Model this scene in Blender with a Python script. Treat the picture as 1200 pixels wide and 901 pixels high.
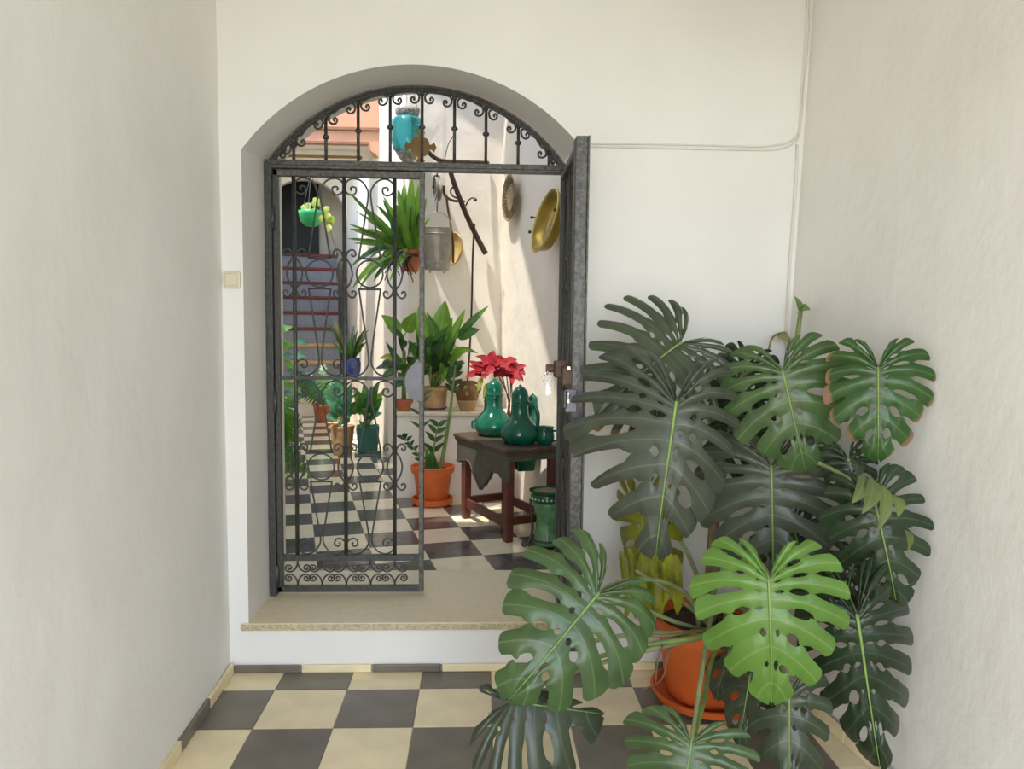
import bpy, bmesh, math, random
from mathutils import Vector, Matrix, Quaternion
from math import sin, cos, pi, sqrt, radians

# ------------------------------------------------------------------ scene, camera, light
for o in list(bpy.data.objects): bpy.data.objects.remove(o, do_unlink=True)
S = bpy.context.scene
COL = S.collection
F_PX, PITCH, YAW, ROLL, CAM_H, CAM_D = 868.15, .0762, .0418, .0116, 1.51, 3.1735
FW = Vector((sin(YAW)*cos(PITCH), cos(YAW)*cos(PITCH), -sin(PITCH)))
R0 = Vector((cos(YAW), -sin(YAW), 0)); U0 = R0.cross(FW)
RT = cos(ROLL)*R0 + sin(ROLL)*U0
UP = -sin(ROLL)*R0 + cos(ROLL)*U0
CAM = Vector((0, -CAM_D, CAM_H))
cd = bpy.data.cameras.new('camera'); cam = bpy.data.objects.new('camera', cd); COL.objects.link(cam)
cd.sensor_width = 36; cd.sensor_fit = 'HORIZONTAL'; cd.lens = F_PX/1200*36; cd.clip_start = .05
cam.matrix_world = Matrix(((RT.x, UP.x, -FW.x, CAM.x), (RT.y, UP.y, -FW.y, CAM.y), (RT.z, UP.z, -FW.z, CAM.z), (0, 0, 0, 1)))
S.camera = cam
SUN = Vector((.33, .28, -1)).normalized()
w = bpy.data.worlds.new('sky'); S.world = w; w.use_nodes = True
nt = w.node_tree; nt.nodes.clear()
sky = nt.nodes.new('ShaderNodeTexSky'); sky.sky_type = 'NISHITA'; sky.sun_disc = False
sky.sun_elevation = math.asin(-SUN.z); sky.sun_rotation = math.atan2(-SUN.x, -SUN.y)
bg = nt.nodes.new('ShaderNodeBackground'); bg.inputs['Strength'].default_value = .78
wo = nt.nodes.new('ShaderNodeOutputWorld')
nt.links.new(sky.outputs[0], bg.inputs[0]); nt.links.new(bg.outputs[0], wo.inputs[0])
sl = bpy.data.lights.new('sun', 'SUN'); sl.energy = 5.5; sl.angle = radians(.9); sl.color = (1, .95, .86)
so = bpy.data.objects.new('sun', sl); COL.objects.link(so)
so.rotation_euler = SUN.to_track_quat('-Z', 'Y').to_euler(); so.location = (-2, 1, 8)
# daylight entering by the open street door behind the photographer
al = bpy.data.lights.new('street_door_daylight', 'AREA'); al.shape = 'RECTANGLE'; al.size = 2.3; al.size_y = 2.3
al.energy = 52; al.color = (1, .962, .9)
ao = bpy.data.objects.new('street_door_daylight', al); COL.objects.link(ao)
ao.location = (.05, -4.1, 1.2); ao.rotation_euler = (radians(90), 0, 0)
S.view_settings.view_transform = 'Standard'; S.view_settings.look = 'None'
S.view_settings.gamma = 1; S.view_settings.use_curve_mapping = False
S.view_settings.exposure = 0.0

# ------------------------------------------------------------------ helpers
def ray(px, py): return FW + (px-600)/F_PX*RT - (py-450.5)/F_PX*UP
def P(px, py, Y):
    d = ray(px, py); return CAM + d*((Y-CAM.y)/d.y)
def PZ(px, py, Z):
    d = ray(px, py); return CAM + d*((Z-CAM.z)/d.z)
def PP(px, py, p, n):
    d = ray(px, py); return CAM + d*((Vector(p)-CAM).dot(n)/d.dot(n))
V = Vector
HD = .247                                     # the patio stands turned by this angle
HB = V((-sin(HD), cos(HD), 0)); HR = V((cos(HD), sin(HD), 0))
FZ = .205                                     # patio floor level

class MB:
    def __init__(s): s.v = []; s.f = []; s.xf = None; s.at = {}
    def add(s, vs, fs):
        b = len(s.v)
        if s.xf is not None: vs = [s.xf @ V(p) for p in vs]
        s.v += [V(p) for p in vs]; s.f += [tuple(i+b for i in f) for f in fs]
        return s
    def box(s, x0, x1, y0, y1, z0, z1):
        return s.add([(x0,y0,z0),(x1,y0,z0),(x1,y1,z0),(x0,y1,z0),(x0,y0,z1),(x1,y0,z1),(x1,y1,z1),(x0,y1,z1)],
                     [(0,3,2,1),(4,5,6,7),(0,1,5,4),(1,2,6,5),(2,3,7,6),(3,0,4,7)])
    def prism(s, poly, z0, z1):               # ccw plan polygon
        n = len(poly)
        return s.add([(p[0],p[1],z0) for p in poly]+[(p[0],p[1],z1) for p in poly],
                     [tuple(range(n-1,-1,-1)), tuple(range(n,2*n))]+[(i,(i+1)%n,n+(i+1)%n,n+i) for i in range(n)])
    def tube(s, path, r, n=6, cap=True, flat=1.0, ref=None):
        path = [V(p) for p in path]; m = len(path); vs = []; fs = []
        ref = V(ref) if ref else None; prev = None
        for i, p in enumerate(path):
            t = (path[min(i+1,m-1)]-path[max(i-1,0)])
            t = t.normalized() if t.length > 1e-9 else V((0,0,1))
            if ref is not None: a = ref
            elif prev is not None: a = prev
            else: a = V((0,0,1)) if abs(t.z) < .9 else V((1,0,0))
            b = t.cross(a); b = b.normalized() if b.length > 1e-6 else V((1,0,0))
            a = b.cross(t).normalized(); prev = a
            rr = r(i/(m-1)) if callable(r) else r
            for k in range(n):
                g = 2*pi*(k+.5)/n; vs.append(p + b*(cos(g)*rr) + a*(sin(g)*rr*flat))
        for i in range(m-1):
            for k in range(n):
                fs.append((i*n+k, i*n+(k+1)%n, (i+1)*n+(k+1)%n, (i+1)*n+k))
        if cap: fs += [tuple(range(n-1,-1,-1)), tuple(range((m-1)*n, m*n))]
        return s.add(vs, fs)
    def lathe(s, prof, c=(0,0,0), n=24, rf=None):
        c = V(c); vs = []; fs = []; m = len(prof)
        for r, z in prof:
            for k in range(n):
                a = 2*pi*k/n; q = r*(rf(a, z) if rf else 1)
                vs.append((c.x+q*cos(a), c.y+q*sin(a), c.z+z))
        for i in range(m-1):
            for k in range(n): fs.append((i*n+k, i*n+(k+1)%n, (i+1)*n+(k+1)%n, (i+1)*n+k))
        if prof[0][0] > 1e-5: fs.append(tuple(range(n-1,-1,-1)))
        if prof[-1][0] > 1e-5: fs.append(tuple(range((m-1)*n, m*n)))
        return s.add(vs, fs)
    def ball(s, c, r, n=8, m=6, sc=(1,1,1)):
        c = V(c); vs = []; fs = []
        for i in range(m+1):
            t = pi*i/m
            for k in range(n):
                a = 2*pi*k/n; vs.append((c.x+r*sc[0]*sin(t)*cos(a), c.y+r*sc[1]*sin(t)*sin(a), c.z-r*sc[2]*cos(t)))
        for i in range(m):
            for k in range(n): fs.append((i*n+k, i*n+(k+1)%n, (i+1)*n+(k+1)%n, (i+1)*n+k))
        return s.add(vs, fs)
    def build(s, name, mat, parent=None, smooth=False, bevel=0, merge=False, off=None):
        me = bpy.data.meshes.new(name)
        org = worg(parent) if off is None else off
        me.from_pydata([tuple(p-org) for p in s.v], [], s.f)
        for k, vals in s.at.items():
            a = me.attributes.new(k, 'FLOAT', 'POINT'); a.data.foreach_set('value', vals)
        if merge:
            bm = bmesh.new(); bm.from_mesh(me); bmesh.ops.remove_doubles(bm, verts=bm.verts, dist=1e-5)
            bmesh.ops.dissolve_degenerate(bm, dist=1e-6, edges=bm.edges); bm.to_mesh(me); bm.free()
        me.update()
        if smooth: me.polygons.foreach_set('use_smooth', [True]*len(me.polygons))
        if smooth == 'auto' : me.set_sharp_from_angle(angle=radians(38))
        me.materials.append(mat)
        o = bpy.data.objects.new(name, me); COL.objects.link(o)
        if parent: o.parent = parent
        elif off is not None: o.location = off
        if bevel:
            b = o.modifiers.new('bevel', 'BEVEL'); b.width = bevel; b.segments = 2; b.limit_method = 'ANGLE'
        return o
def worg(o):
    p = V((0,0,0))
    while o is not None: p += o.location; o = o.parent
    return p
def tag(o, label=None, cat=None, group=None, kind=None):
    if label: o['label'] = label
    if cat: o['category'] = cat
    if group: o['group'] = group
    if kind: o['kind'] = kind
    return o
def thing(name, loc, label, cat, group=None):
    o = bpy.data.objects.new(name, None); COL.objects.link(o); o.location = loc; o.empty_display_size = .1
    return tag(o, label, cat, group)
def struct(name, mb, mat, label=None, **k):
    return tag(mb.build(name, mat, **k), label, None, None, 'structure')
def copy_tree(o, parent=None):
    c = o.copy(); COL.objects.link(c); c.parent = parent
    for ch in list(o.children): copy_tree(ch, c)
    return c
def smooth_path(pts, n=6):                     # Catmull-Rom through the points
    pts = [V(p) for p in pts]; out = []
    for i in range(len(pts)-1):
        p0 = pts[max(i-1,0)]; p1 = pts[i]; p2 = pts[i+1]; p3 = pts[min(i+2,len(pts)-1)]
        for k in range(n):
            t = k/n
            out.append(.5*((2*p1)+(p2-p0)*t+(2*p0-5*p1+4*p2-p3)*t*t+(3*p1-p0-3*p2+p3)*t**3))
    out.append(pts[-1]); return out

# ------------------------------------------------------------------ materials
def sr(c):
    if isinstance(c, str):
        c = [int(c[i:i+2], 16)/255 for i in (0,2,4)]
    return tuple(x/12.92 if x <= .04045 else ((x+.055)/1.055)**2.4 for x in c)+(1,)
def mat(name, col, rough=.6, var=.12, scale=8, bump=0, bscale=30, metal=0, spec=.5, col2=None, trans=0, emit=None, rnd=0, detail=4, mid=.5, bd=.01):
    m = bpy.data.materials.new(name); m.use_nodes = True; t = m.node_tree; N = t.nodes; L = t.links
    b = N['Principled BSDF']; c = sr(col)
    b.inputs['Roughness'].default_value = rough; b.inputs['Metallic'].default_value = metal
    b.inputs['Specular IOR Level'].default_value = spec
    if trans: b.inputs['Transmission Weight'].default_value = trans
    tc = N.new('ShaderNodeTexCoord')
    nz = N.new('ShaderNodeTexNoise'); nz.inputs['Scale'].default_value = scale; nz.inputs['Detail'].default_value = detail
    L.new(tc.outputs['Object'], nz.inputs['Vector'])
    rp = N.new('ShaderNodeValToRGB')
    rp.color_ramp.elements[0].position = mid-.18; rp.color_ramp.elements[1].position = mid+.18
    if col2: c2 = sr(col2); rp.color_ramp.elements[0].color = c2; rp.color_ramp.elements[1].color = c
    else:
        rp.color_ramp.elements[0].color = tuple(x*(1-var) for x in c[:3])+(1,)
        rp.color_ramp.elements[1].color = tuple(min(1, x*(1+var)) for x in c[:3])+(1,)
    L.new(nz.outputs['Fac'], rp.inputs['Fac']); out = rp.outputs['Color']
    if rnd:
        oi = N.new('ShaderNodeObjectInfo'); hs = N.new('ShaderNodeHueSaturation')
        mr = N.new('ShaderNodeMapRange'); mr.inputs['To Min'].default_value = 1-rnd; mr.inputs['To Max'].default_value = 1+rnd
        L.new(oi.outputs['Random'], mr.inputs['Value']); L.new(mr.outputs[0], hs.inputs['Value'])
        L.new(out, hs.inputs['Color']); out = hs.outputs['Color']
    L.new(out, b.inputs['Base Color'])
    if bump:
        n2 = N.new('ShaderNodeTexNoise'); n2.inputs['Scale'].default_value = bscale; n2.inputs['Detail'].default_value = 5
        L.new(tc.outputs['Object'], n2.inputs['Vector'])
        bp = N.new('ShaderNodeBump'); bp.inputs['Strength'].default_value = bump; bp.inputs['Distance'].default_value = bd
        L.new(n2.outputs['Fac'], bp.inputs['Height']); L.new(bp.outputs[0], b.inputs['Normal'])
    return m
def plaster(name, col, bump=.5, rough=.55):
    m = mat(name, col, rough, .035, 1.6, 0, spec=.35); t = m.node_tree; N = t.nodes; L = t.links
    b = N['Principled BSDF']; tc = N['Texture Coordinate']
    a = N.new('ShaderNodeTexNoise'); a.inputs['Scale'].default_value = 3.2; a.inputs['Detail'].default_value = 3
    c = N.new('ShaderNodeTexNoise'); c.inputs['Scale'].default_value = 38; c.inputs['Detail'].default_value = 6; c.inputs['Roughness'].default_value = .6
    st = N.new('ShaderNodeMapping'); st.inputs['Scale'].default_value = (1, 1, .55)
    L.new(tc.outputs['Object'], st.inputs[0]); L.new(st.outputs[0], c.inputs['Vector']); L.new(tc.outputs['Object'], a.inputs['Vector'])
    b1 = N.new('ShaderNodeBump'); b1.inputs['Strength'].default_value = bump; b1.inputs['Distance'].default_value = .05
    b2 = N.new('ShaderNodeBump'); b2.inputs['Strength'].default_value = bump*.55; b2.inputs['Distance'].default_value = .01
    L.new(a.outputs['Fac'], b1.inputs['Height']); L.new(c.outputs['Fac'], b2.inputs['Height'])
    L.new(b1.outputs[0], b2.inputs['Normal']); L.new(b2.outputs[0], b.inputs['Normal'])
    return m
def leafmat(name, col, vein, rough=.38, var=.25, tr=.22, veinw=.05, brown=None, bv=.9):
    m = bpy.data.materials.new(name); m.use_nodes = True; t = m.node_tree; N = t.nodes; L = t.links
    b = N['Principled BSDF']; b.inputs['Roughness'].default_value = rough; b.inputs['Specular IOR Level'].default_value = .5
    tc = N.new('ShaderNodeTexCoord'); nz = N.new('ShaderNodeTexNoise'); nz.inputs['Scale'].default_value = 9; nz.inputs['Detail'].default_value = 5
    L.new(tc.outputs['Object'], nz.inputs['Vector'])
    rp = N.new('ShaderNodeValToRGB'); c = sr(col)
    rp.color_ramp.elements[0].position = .3; rp.color_ramp.elements[1].position = .7
    rp.color_ramp.elements[0].color = tuple(x*(1-var) for x in c[:3])+(1,)
    rp.color_ramp.elements[1].color = tuple(min(1, x*(1+var)) for x in c[:3])+(1,)
    L.new(nz.outputs['Fac'], rp.inputs['Fac'])
    at = N.new('ShaderNodeAttribute'); at.attribute_name = 'cross'
    ab = N.new('ShaderNodeMath'); ab.operation = 'ABSOLUTE'; L.new(at.outputs['Fac'], ab.inputs[0])
    mr = N.new('ShaderNodeMapRange'); mr.inputs['From Min'].default_value = veinw*.4; mr.inputs['From Max'].default_value = veinw*2
    mr.inputs['To Min'].default_value = .55; mr.inputs['To Max'].default_value = 0; L.new(ab.outputs[0], mr.inputs['Value'])
    mx = N.new('ShaderNodeMixRGB'); mx.inputs['Color2'].default_value = sr(vein)
    L.new(mr.outputs[0], mx.inputs['Fac']); L.new(rp.outputs[0], mx.inputs['Color1']); out = mx.outputs[0]
    if brown:
        a2 = N.new('ShaderNodeAttribute'); a2.attribute_name = 'out'
        n3 = N.new('ShaderNodeTexNoise'); n3.inputs['Scale'].default_value = 7; L.new(tc.outputs['Object'], n3.inputs['Vector'])
        ad = N.new('ShaderNodeMath'); ad.operation = 'MULTIPLY_ADD'; ad.inputs[1].default_value = .55; L.new(n3.outputs['Fac'], ad.inputs[0]); L.new(a2.outputs['Fac'], ad.inputs[2])
        m3 = N.new('ShaderNodeMapRange'); m3.inputs['From Min'].default_value = bv+.28; m3.inputs['From Max'].default_value = bv+.33
        L.new(ad.outputs[0], m3.inputs['Value'])
        x3 = N.new('ShaderNodeMixRGB'); x3.inputs['Color2'].default_value = sr(brown)
        L.new(m3.outputs[0], x3.inputs['Fac']); L.new(out, x3.inputs['Color1']); out = x3.outputs[0]
    oi = N.new('ShaderNodeObjectInfo'); hs = N.new('ShaderNodeHueSaturation'); m4 = N.new('ShaderNodeMapRange')
    m4.inputs['To Min'].default_value = .82; m4.inputs['To Max'].default_value = 1.18
    L.new(oi.outputs['Random'], m4.inputs['Value']); L.new(m4.outputs[0], hs.inputs['Value']); L.new(out, hs.inputs['Color']); out = hs.outputs[0]
    L.new(out, b.inputs['Base Color'])
    n2 = N.new('ShaderNodeTexNoise'); n2.inputs['Scale'].default_value = 45; L.new(tc.outputs['Object'], n2.inputs['Vector'])
    bp = N.new('ShaderNodeBump'); bp.inputs['Strength'].default_value = .12; bp.inputs['Distance'].default_value = .004
    L.new(n2.outputs['Fac'], bp.inputs['Height']); L.new(bp.outputs[0], b.inputs['Normal'])
    tl = N.new('ShaderNodeBsdfTranslucent'); ms = N.new('ShaderNodeMixShader'); ms.inputs[0].default_value = tr
    L.new(out, tl.inputs[0]); L.new(b.outputs[0], ms.inputs[1]); L.new(tl.outputs[0], ms.inputs[2])
    L.new(ms.outputs[0], N['Material Output'].inputs[0])
    return m
def stairtile(name):
    m = mat(name, 'b9bcc2', .35, .05, 5); t = m.node_tree; N = t.nodes; L = t.links
    ch = N.new('ShaderNodeTexVoronoi'); ch.inputs['Scale'].default_value = 13; ch.distance = 'MANHATTAN'; ch.inputs['Randomness'].default_value = .25
    L.new(N['Texture Coordinate'].outputs['Object'], ch.inputs['Vector'])
    rp = N.new('ShaderNodeValToRGB'); rp.color_ramp.interpolation = 'CONSTANT'
    e = rp.color_ramp.elements; e[0].color = sr('4d5870'); e[1].position = .22; e[1].color = sr('a9a9a6')
    e.new(.42).color = sr('77736b'); e.new(.55).color = sr('9096a0')
    L.new(ch.outputs['Distance'], rp.inputs[0]); L.new(rp.outputs[0], N['Principled BSDF'].inputs['Base Color'])
    return m
M = dict(
 wall=plaster('white_plaster', 'efece6', .22), wallr=plaster('rough_plaster', 'efebe4', .34), patio=plaster('patio_plaster', 'f0e7d8', .35),
 beige=mat('beige_tile', 'f0dfb5', .33, .08, 7, .05, 60, rnd=.05), dark=mat('charcoal_tile', '746c5f', .32, .18, 6, .05, 60, rnd=.07),
 beigei=mat('patio_beige_tile', 'ebddb8', .17, .06, 7, .04, 50, rnd=.05), darki=mat('patio_dark_tile', '5c5853', .14, .2, 6, .04, 50, rnd=.1),
 grout=mat('grout', '9a917d', .9, .1, 40), stone=mat('threshold_stone', 'e8d9b4', .4, .05, 40, .04, 120, rnd=0), stonelip=mat('stone_lip', 'c4b492', .7, .25, 90, .5, 140),
 iron=mat('wrought_iron', '484845', .42, .3, 60, .35, 120, metal=.35, bd=.003), ironl=mat('worn_iron', '5a5854', .45, .45, 70, .4, 130, metal=.4, bd=.003),
 steel=mat('grey_lock_plate', '77757c', .5, .12, 20, metal=.4), rust=mat('rusty_lock', '5b4438', .7, .3, 40, .3), chrome=mat('nickel_key', 'd8d8d6', .18, .03, 10, metal=1),
 cream=mat('cream_plastic', 'ddd5b8', .4, .03, 8), cable=mat('painted_cable', 'e2ddd2', .5, .03, 8),
 terra=mat('orange_terracotta', 'd9682c', .5, .12, 9, .08, 60), terra2=mat('terracotta', 'b0623f', .65, .18, 14, .15, 60), tan=mat('tan_clay', 'b58e62', .75, .2, 14, .2, 50),
 soil=mat('soil', '4a3b2d', .95, .4, 60, .9, 70), stem=mat('green_stem', '7f9150', .5, .2, 14), stemb=mat('brown_root', '8b7355', .8, .25, 20, .3), stemd=mat('pale_petiole', '8f9a6a', .5, .18, 16), midrib=mat('midrib', '84a052', .45, .12, 12),
 green=mat('green_glaze', '0b5b45', .1, .3, 9, .05, 12, spec=.6), greend=mat('dark_green_glaze', '1f5036', .18, .35, 12, .1, 30), greenp=mat('green_planter', '1d5a4b', .4, .12, 10), mint=mat('green_enamel', '1f9a55', .35, .08, 8), pale=mat('pale_green_glaze', '5c8a5e', .2, .35, 16), bead=mat('pale_bead', 'c0cb9a', .3, .1, 10),
 wood=mat('dark_wood', '4b3a2d', .5, .3, 18, .2, 60), woodr=mat('red_wood', '5e3024', .4, .25, 18, .15, 60), woodg=mat('grey_wood', '4c4941', .45, .2, 20, .2, 60),
 brass=mat('brass', 'a48a3e', .3, .15, 8, metal=.75), brassd=mat('aged_brass', '8f8262', .45, .3, 25, .3, 50, metal=.5), bronze=mat('old_bronze', '8d6f3c', .55, .1, 12, metal=.35), galv=mat('galvanised', '9a9488', .5, .16, 16, .15, 30, metal=.5),
 rope=mat('rope', '3a332b', .9, .2, 50), ropet=mat('brown_rope', '6a4a36', .9, .2, 50), teal=mat('turquoise_glass', '3fb0b4', .1, .15, 5, trans=.75), lace=mat('pierced_tin', 'a6a096', .6, .6, 60, .5, 60, metal=.3),
 honey=mat('honey_glaze', '7a5527', .25, .2, 8), bare=mat('bare_clay', 'a98a5c', .75, .12, 10), blue=mat('cobalt_glaze', '24326e', .2, .15, 8), red=None,
 peach=mat('peach_paint', 'c0906f', .6, .05, 4), brown=mat('brown_trim', '8a5c3f', .6, .15, 10), stairred=mat('red_nosing', '7c2c22', .45, .12, 9), stile=stairtile('riser_tiles'), doorg=mat('dark_green_door', '16221f', .5, .2, 5),
 ochre=mat('ochre_ceramic', 'c9a869', .5, .1, 6),
)
M['lf_dark'] = leafmat('monstera_dark', '454f3b', '69755a', .3)
M['lf_grey'] = leafmat('monstera_grey', '4d5345', '6f7860', .36, .2)
M['lf_mid'] = leafmat('monstera_mid', '4b6439', '768c55', .28)
M['lf_brt'] = leafmat('monstera_bright', '6c9440', '96b45c', .3, .15, .3)
M['lf_deep'] = leafmat('monstera_deep', '2e3f29', '55684a', .26)
M['lf_green'] = leafmat('monstera_green', '3d612d', '72934c', .28, brown='a2785a', bv=.93)
M['lf_yel'] = leafmat('monstera_yellow', '9a9a2a', 'b5ad45', .5, .35, .3)
M['lf_brn'] = leafmat('monstera_brown_tip', '4c563d', '7c825a', .4, brown='9a7048', bv=.88)
M['lf_new'] = leafmat('new_leaf', '6f8a44', '93a866', .35)
M['lf_olive'] = leafmat('olive_lobe', '66743f', '8b935c', .45)
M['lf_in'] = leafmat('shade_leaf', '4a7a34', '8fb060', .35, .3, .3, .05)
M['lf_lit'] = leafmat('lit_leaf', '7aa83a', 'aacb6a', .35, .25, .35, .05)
M['lf_blue'] = leafmat('bluish_leaf', '4f8a66', '93b89c', .3, .3, .25, .05)
M['lf_fern'] = leafmat('fern_leaf', '5b9a2e', '7fb54a', .5, .35, .35, .01)
M['lf_zz'] = leafmat('zz_leaf', '3c5a30', '5f7c48', .22, .3, .15, .04)
M['lf_dry'] = leafmat('dry_leaf', '8a8558', 'a59c6e', .6, .3, .2, .05)
M['lf_red'] = leafmat('red_bract', '96041a', '740414', .7, .25, .08, .05)
M['lf_lime'] = leafmat('lime_leaf', '95a23e', 'b2bc66', .45, .2, .3, .05)

# ------------------------------------------------------------------ structure: entrance hall
XL, XR = -1.0, .405                            # jambs of the doorway
AX, AZ, AR = -.278, 1.688, .905               # wall arch
WB = .62                                       # back face of the front wall
def arcz(x, Y=0): return AZ + sqrt(max(0, AR*AR-(x-AX)**2)) + .07*Y/WB
mb = MB()
N_A = 28; WT = 4.2; WX = -2.4
xs = [XL + (XR-XL)*i/N_A for i in range(N_A+1)]
for Y, flip in ((0, 0), (WB, 1)):
    q = []; zl_, zr_ = arcz(XL, Y), arcz(XR, Y)
    q.append([(WX,0),(XL,0),(XL,zl_),(WX,zl_)]); q.append([(XR,0),(1.9,0),(1.9,zr_),(XR,zr_)])
    q.append([(WX,zl_),(XL,zl_),(XL,WT),(WX,WT)]); q.append([(XR,zr_),(1.9,zr_),(1.9,WT),(XR,WT)])
    q.append([(XL,0),(XR,0),(XR,.185),(XL,.185)])
    for i in range(N_A): q.append([(xs[i],arcz(xs[i],Y)),(xs[i+1],arcz(xs[i+1],Y)),(xs[i+1],WT),(xs[i],WT)])
    for f in q:
        f = [(x, Y, z) for x, z in f]
        mb.add(f[::-1] if flip else f, [(0,1,2,3)])
for x, s in ((XL, 1), (XR, -1)):
    f = [(x,0,.0),(x,WB,.0),(x,WB,arcz(x,WB)),(x,0,arcz(x))]; mb.add(f if s > 0 else f[::-1], [(0,1,2,3)])
for i in range(N_A):
    mb.add([(xs[i],0,arcz(xs[i])),(xs[i],WB,arcz(xs[i],WB)),(xs[i+1],WB,arcz(xs[i+1],WB)),(xs[i+1],0,arcz(xs[i+1]))], [(0,1,2,3)])
mb.add([(WX,0,WT),(1.9,0,WT),(1.9,WB,WT),(WX,WB,WT)], [(0,1,2,3)])
mb.add([(XL,0,.185),(XR,0,.185),(XR,WB,.185),(XL,WB,.185)], [(0,1,2,3)])
struct('wall_front', mb, M['wall'], 'white plastered wall with the arched doorway', merge=True, smooth='auto')
# side walls of the hall with slightly uneven faces
def uneven_wall(name, p0, p1, outward, label, amp=.008, seed=1, m='wall', lean=0):
    rnd = random.Random(seed); mb = MB(); nx, nz = 26, 16; H = 3.5
    p0 = V(p0); p1 = V(p1); n = V(outward); g = []
    ph = [rnd.uniform(0, 6) for _ in range(6)]
    for j in range(nz+1):
        for i in range(nx+1):
            u, v = i/nx, j/nz; x = u*(p1-p0).length; z = v*H
            d = amp*(sin(2.1*x+ph[0]+.7*z)+.7*sin(3.7*z+ph[1]+x)+.5*sin(5.3*x-2*z+ph[2]))*min(1, u*10)
            g.append(p0.lerp(p1, u)+n*(d-lean*v)+V((0,0,z)))
    fs = [(j*(nx+1)+i, j*(nx+1)+i+1, (j+1)*(nx+1)+i+1, (j+1)*(nx+1)+i) for j in range(nz) for i in range(nx)]
    mb.add(g, fs); b = len(mb.v)
    mb.add([p0-n*.2, p1-n*.2, p1-n*.2+V((0,0,H)), p0-n*.2+V((0,0,H))], [(3,2,1,0)])
    mb.add([p1, p1-n*.2, p1-n*.2+V((0,0,H)), p1+V((0,0,H))], [(0,1,2,3)])
    return struct(name, mb, M[m], label, smooth='auto')
uneven_wall('wall_left', (-1.082,.01,0), (-.93,-5.3,0), (1,0,0), 'uneven white plastered wall on the left of the hall', seed=4, lean=.012)
uneven_wall('wall_right', (1.29,.01,0), (1.93,-5.3,0), (-1,0,0), 'rough white plastered wall on the right of the hall', seed=9, m='wallr', lean=.11)
struct('ceiling', MB().box(-1.35, 2.1, -5.4, -.001, 3.38, 3.5), M['wall'], 'white ceiling of the entrance hall')
# tiles of the hall, each one a piece of the floor
T = .3; X0 = -.8465; Y0 = -.165
fl = struct('floor', MB().box(-1.3, 2.0, -5.4, .0, -.06, -.004), M['grout'], 'checkered beige and charcoal tile floor of the hall')
def tile_mesh(name, s, h, mat, ch=.004):
    a = s/2-.0012; b = a-ch; mb = MB()
    mb.add([(-a,-a,-h),(a,-a,-h),(a,a,-h),(-a,a,-h),(-a,-a,-ch*.4),(a,-a,-ch*.4),(a,a,-ch*.4),(-a,a,-ch*.4),(-b,-b,0),(b,-b,0),(b,b,0),(-b,b,0)],
           [(0,1,5,4),(1,2,6,5),(2,3,7,6),(3,0,4,7),(4,5,9,8),(5,6,10,9),(6,7,11,10),(7,4,8,11),(8,9,10,11)])
    me = bpy.data.meshes.new(name); me.from_pydata([tuple(v) for v in mb.v], [], mb.f); me.materials.append(mat); return me
tb, td = tile_mesh('tile', T, .01, M['beige']), tile_mesh('tile', T, .01, M['dark'])
rt = random.Random(3)
for i in range(-1, 10):
    for j in range(-1, 9):
        cx = X0+T*(i+.5); cy = Y0-T*(j+.5); sx = sy = 1
        x0, x1 = X0+T*i, X0+T*(i+1); y1, y0 = Y0-T*j, Y0-T*(j+1)
        x0 = max(x0, -1.09); x1 = min(x1, 1.8); y1 = min(y1, -.001)
        o = bpy.data.objects.new('tile', td if (i+j) % 2 == 1 else tb); COL.objects.link(o); o.parent = fl
        o.location = ((x0+x1)/2, (y0+y1)/2, rt.uniform(-.0006, .0006)); o.scale = ((x1-x0)/T, (y1-y0)/T, 1)
# skirting strips
bf = struct('baseboard_front', MB().box(-1.08, XR+.92, -.006, .0, 0, .03), M['grout'], 'low skirting of alternating dark and beige tile strips under the step')
x = -1.075
for k, (px0, px1) in enumerate(((275,353),(354,436),(437,517),(518,600),(601,684),(685,768),(769,850),(851,925))):
    a, b = P(px0, 781, 0).x, P(px1, 781, 0).x
    MB().box(a+.002, b-.002, -.016, -.004, .001, .034).build('skirting_tile', M['dark'] if k % 2 == 0 else M['beige'], bf, bevel=.003)
def side_skirt(name, p0, p1, n, label, cols):
    p0 = V(p0); p1 = V(p1); n = V(n); L = (p1-p0).length; d = (p1-p0)/L
    base = MB().add([p0, p1, p1+n*.006, p0+n*.006, p0+V((0,0,.042)), p1+V((0,0,.042)), p1+n*.006+V((0,0,.042)), p0+n*.006+V((0,0,.042))],
                    [(0,1,2,3),(4,5,6,7),(0,1,5,4),(1,2,6,5),(2,3,7,6),(3,0,4,7)])
    o = struct(name, base, M['grout'], label)
    s = .0
    for i in range(int(L/T)):
        a = p0+d*(s+.002); b = p0+d*(s+T-.002); h = V((0,0,.048)); z = V((0,0,.001)); w_ = n*.016
        m_ = MB().add([a+z, b+z, b+w_+z, a+w_+z, a+h, b+h, b+w_+h, a+w_+h], [(0,1,2,3),(4,7,6,5),(0,4,5,1),(1,5,6,2),(2,6,7,3),(3,7,4,0)])
        m_.build('skirting_tile', M['dark'] if cols(i) else M['beige'], o, bevel=.003); s += T
    return o
side_skirt('baseboard_left', (-1.075,-.02,0), (-.99,-3.2,0), (1,0,0), 'skirting of beige and dark tile strips along the left wall', lambda i: i % 2 == 1)
side_skirt('baseboard_right', (1.285,-.02,0), (1.67,-3.2,0), (-1,0,0), 'skirting of beige tile strips along the right wall', lambda i: False)
# threshold step
ts = struct('trim_1', MB().box(XL-.03, XR+.0, -.012, .70, .19, .22), M['stone'], 'worn beige stone doorstep under the iron gate', bevel=.006)
MB().box(XL-.031, XR+.001, -.016, -.006, .189, .2165).build('nosing', M['stonelip'], ts, bevel=.003)

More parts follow.
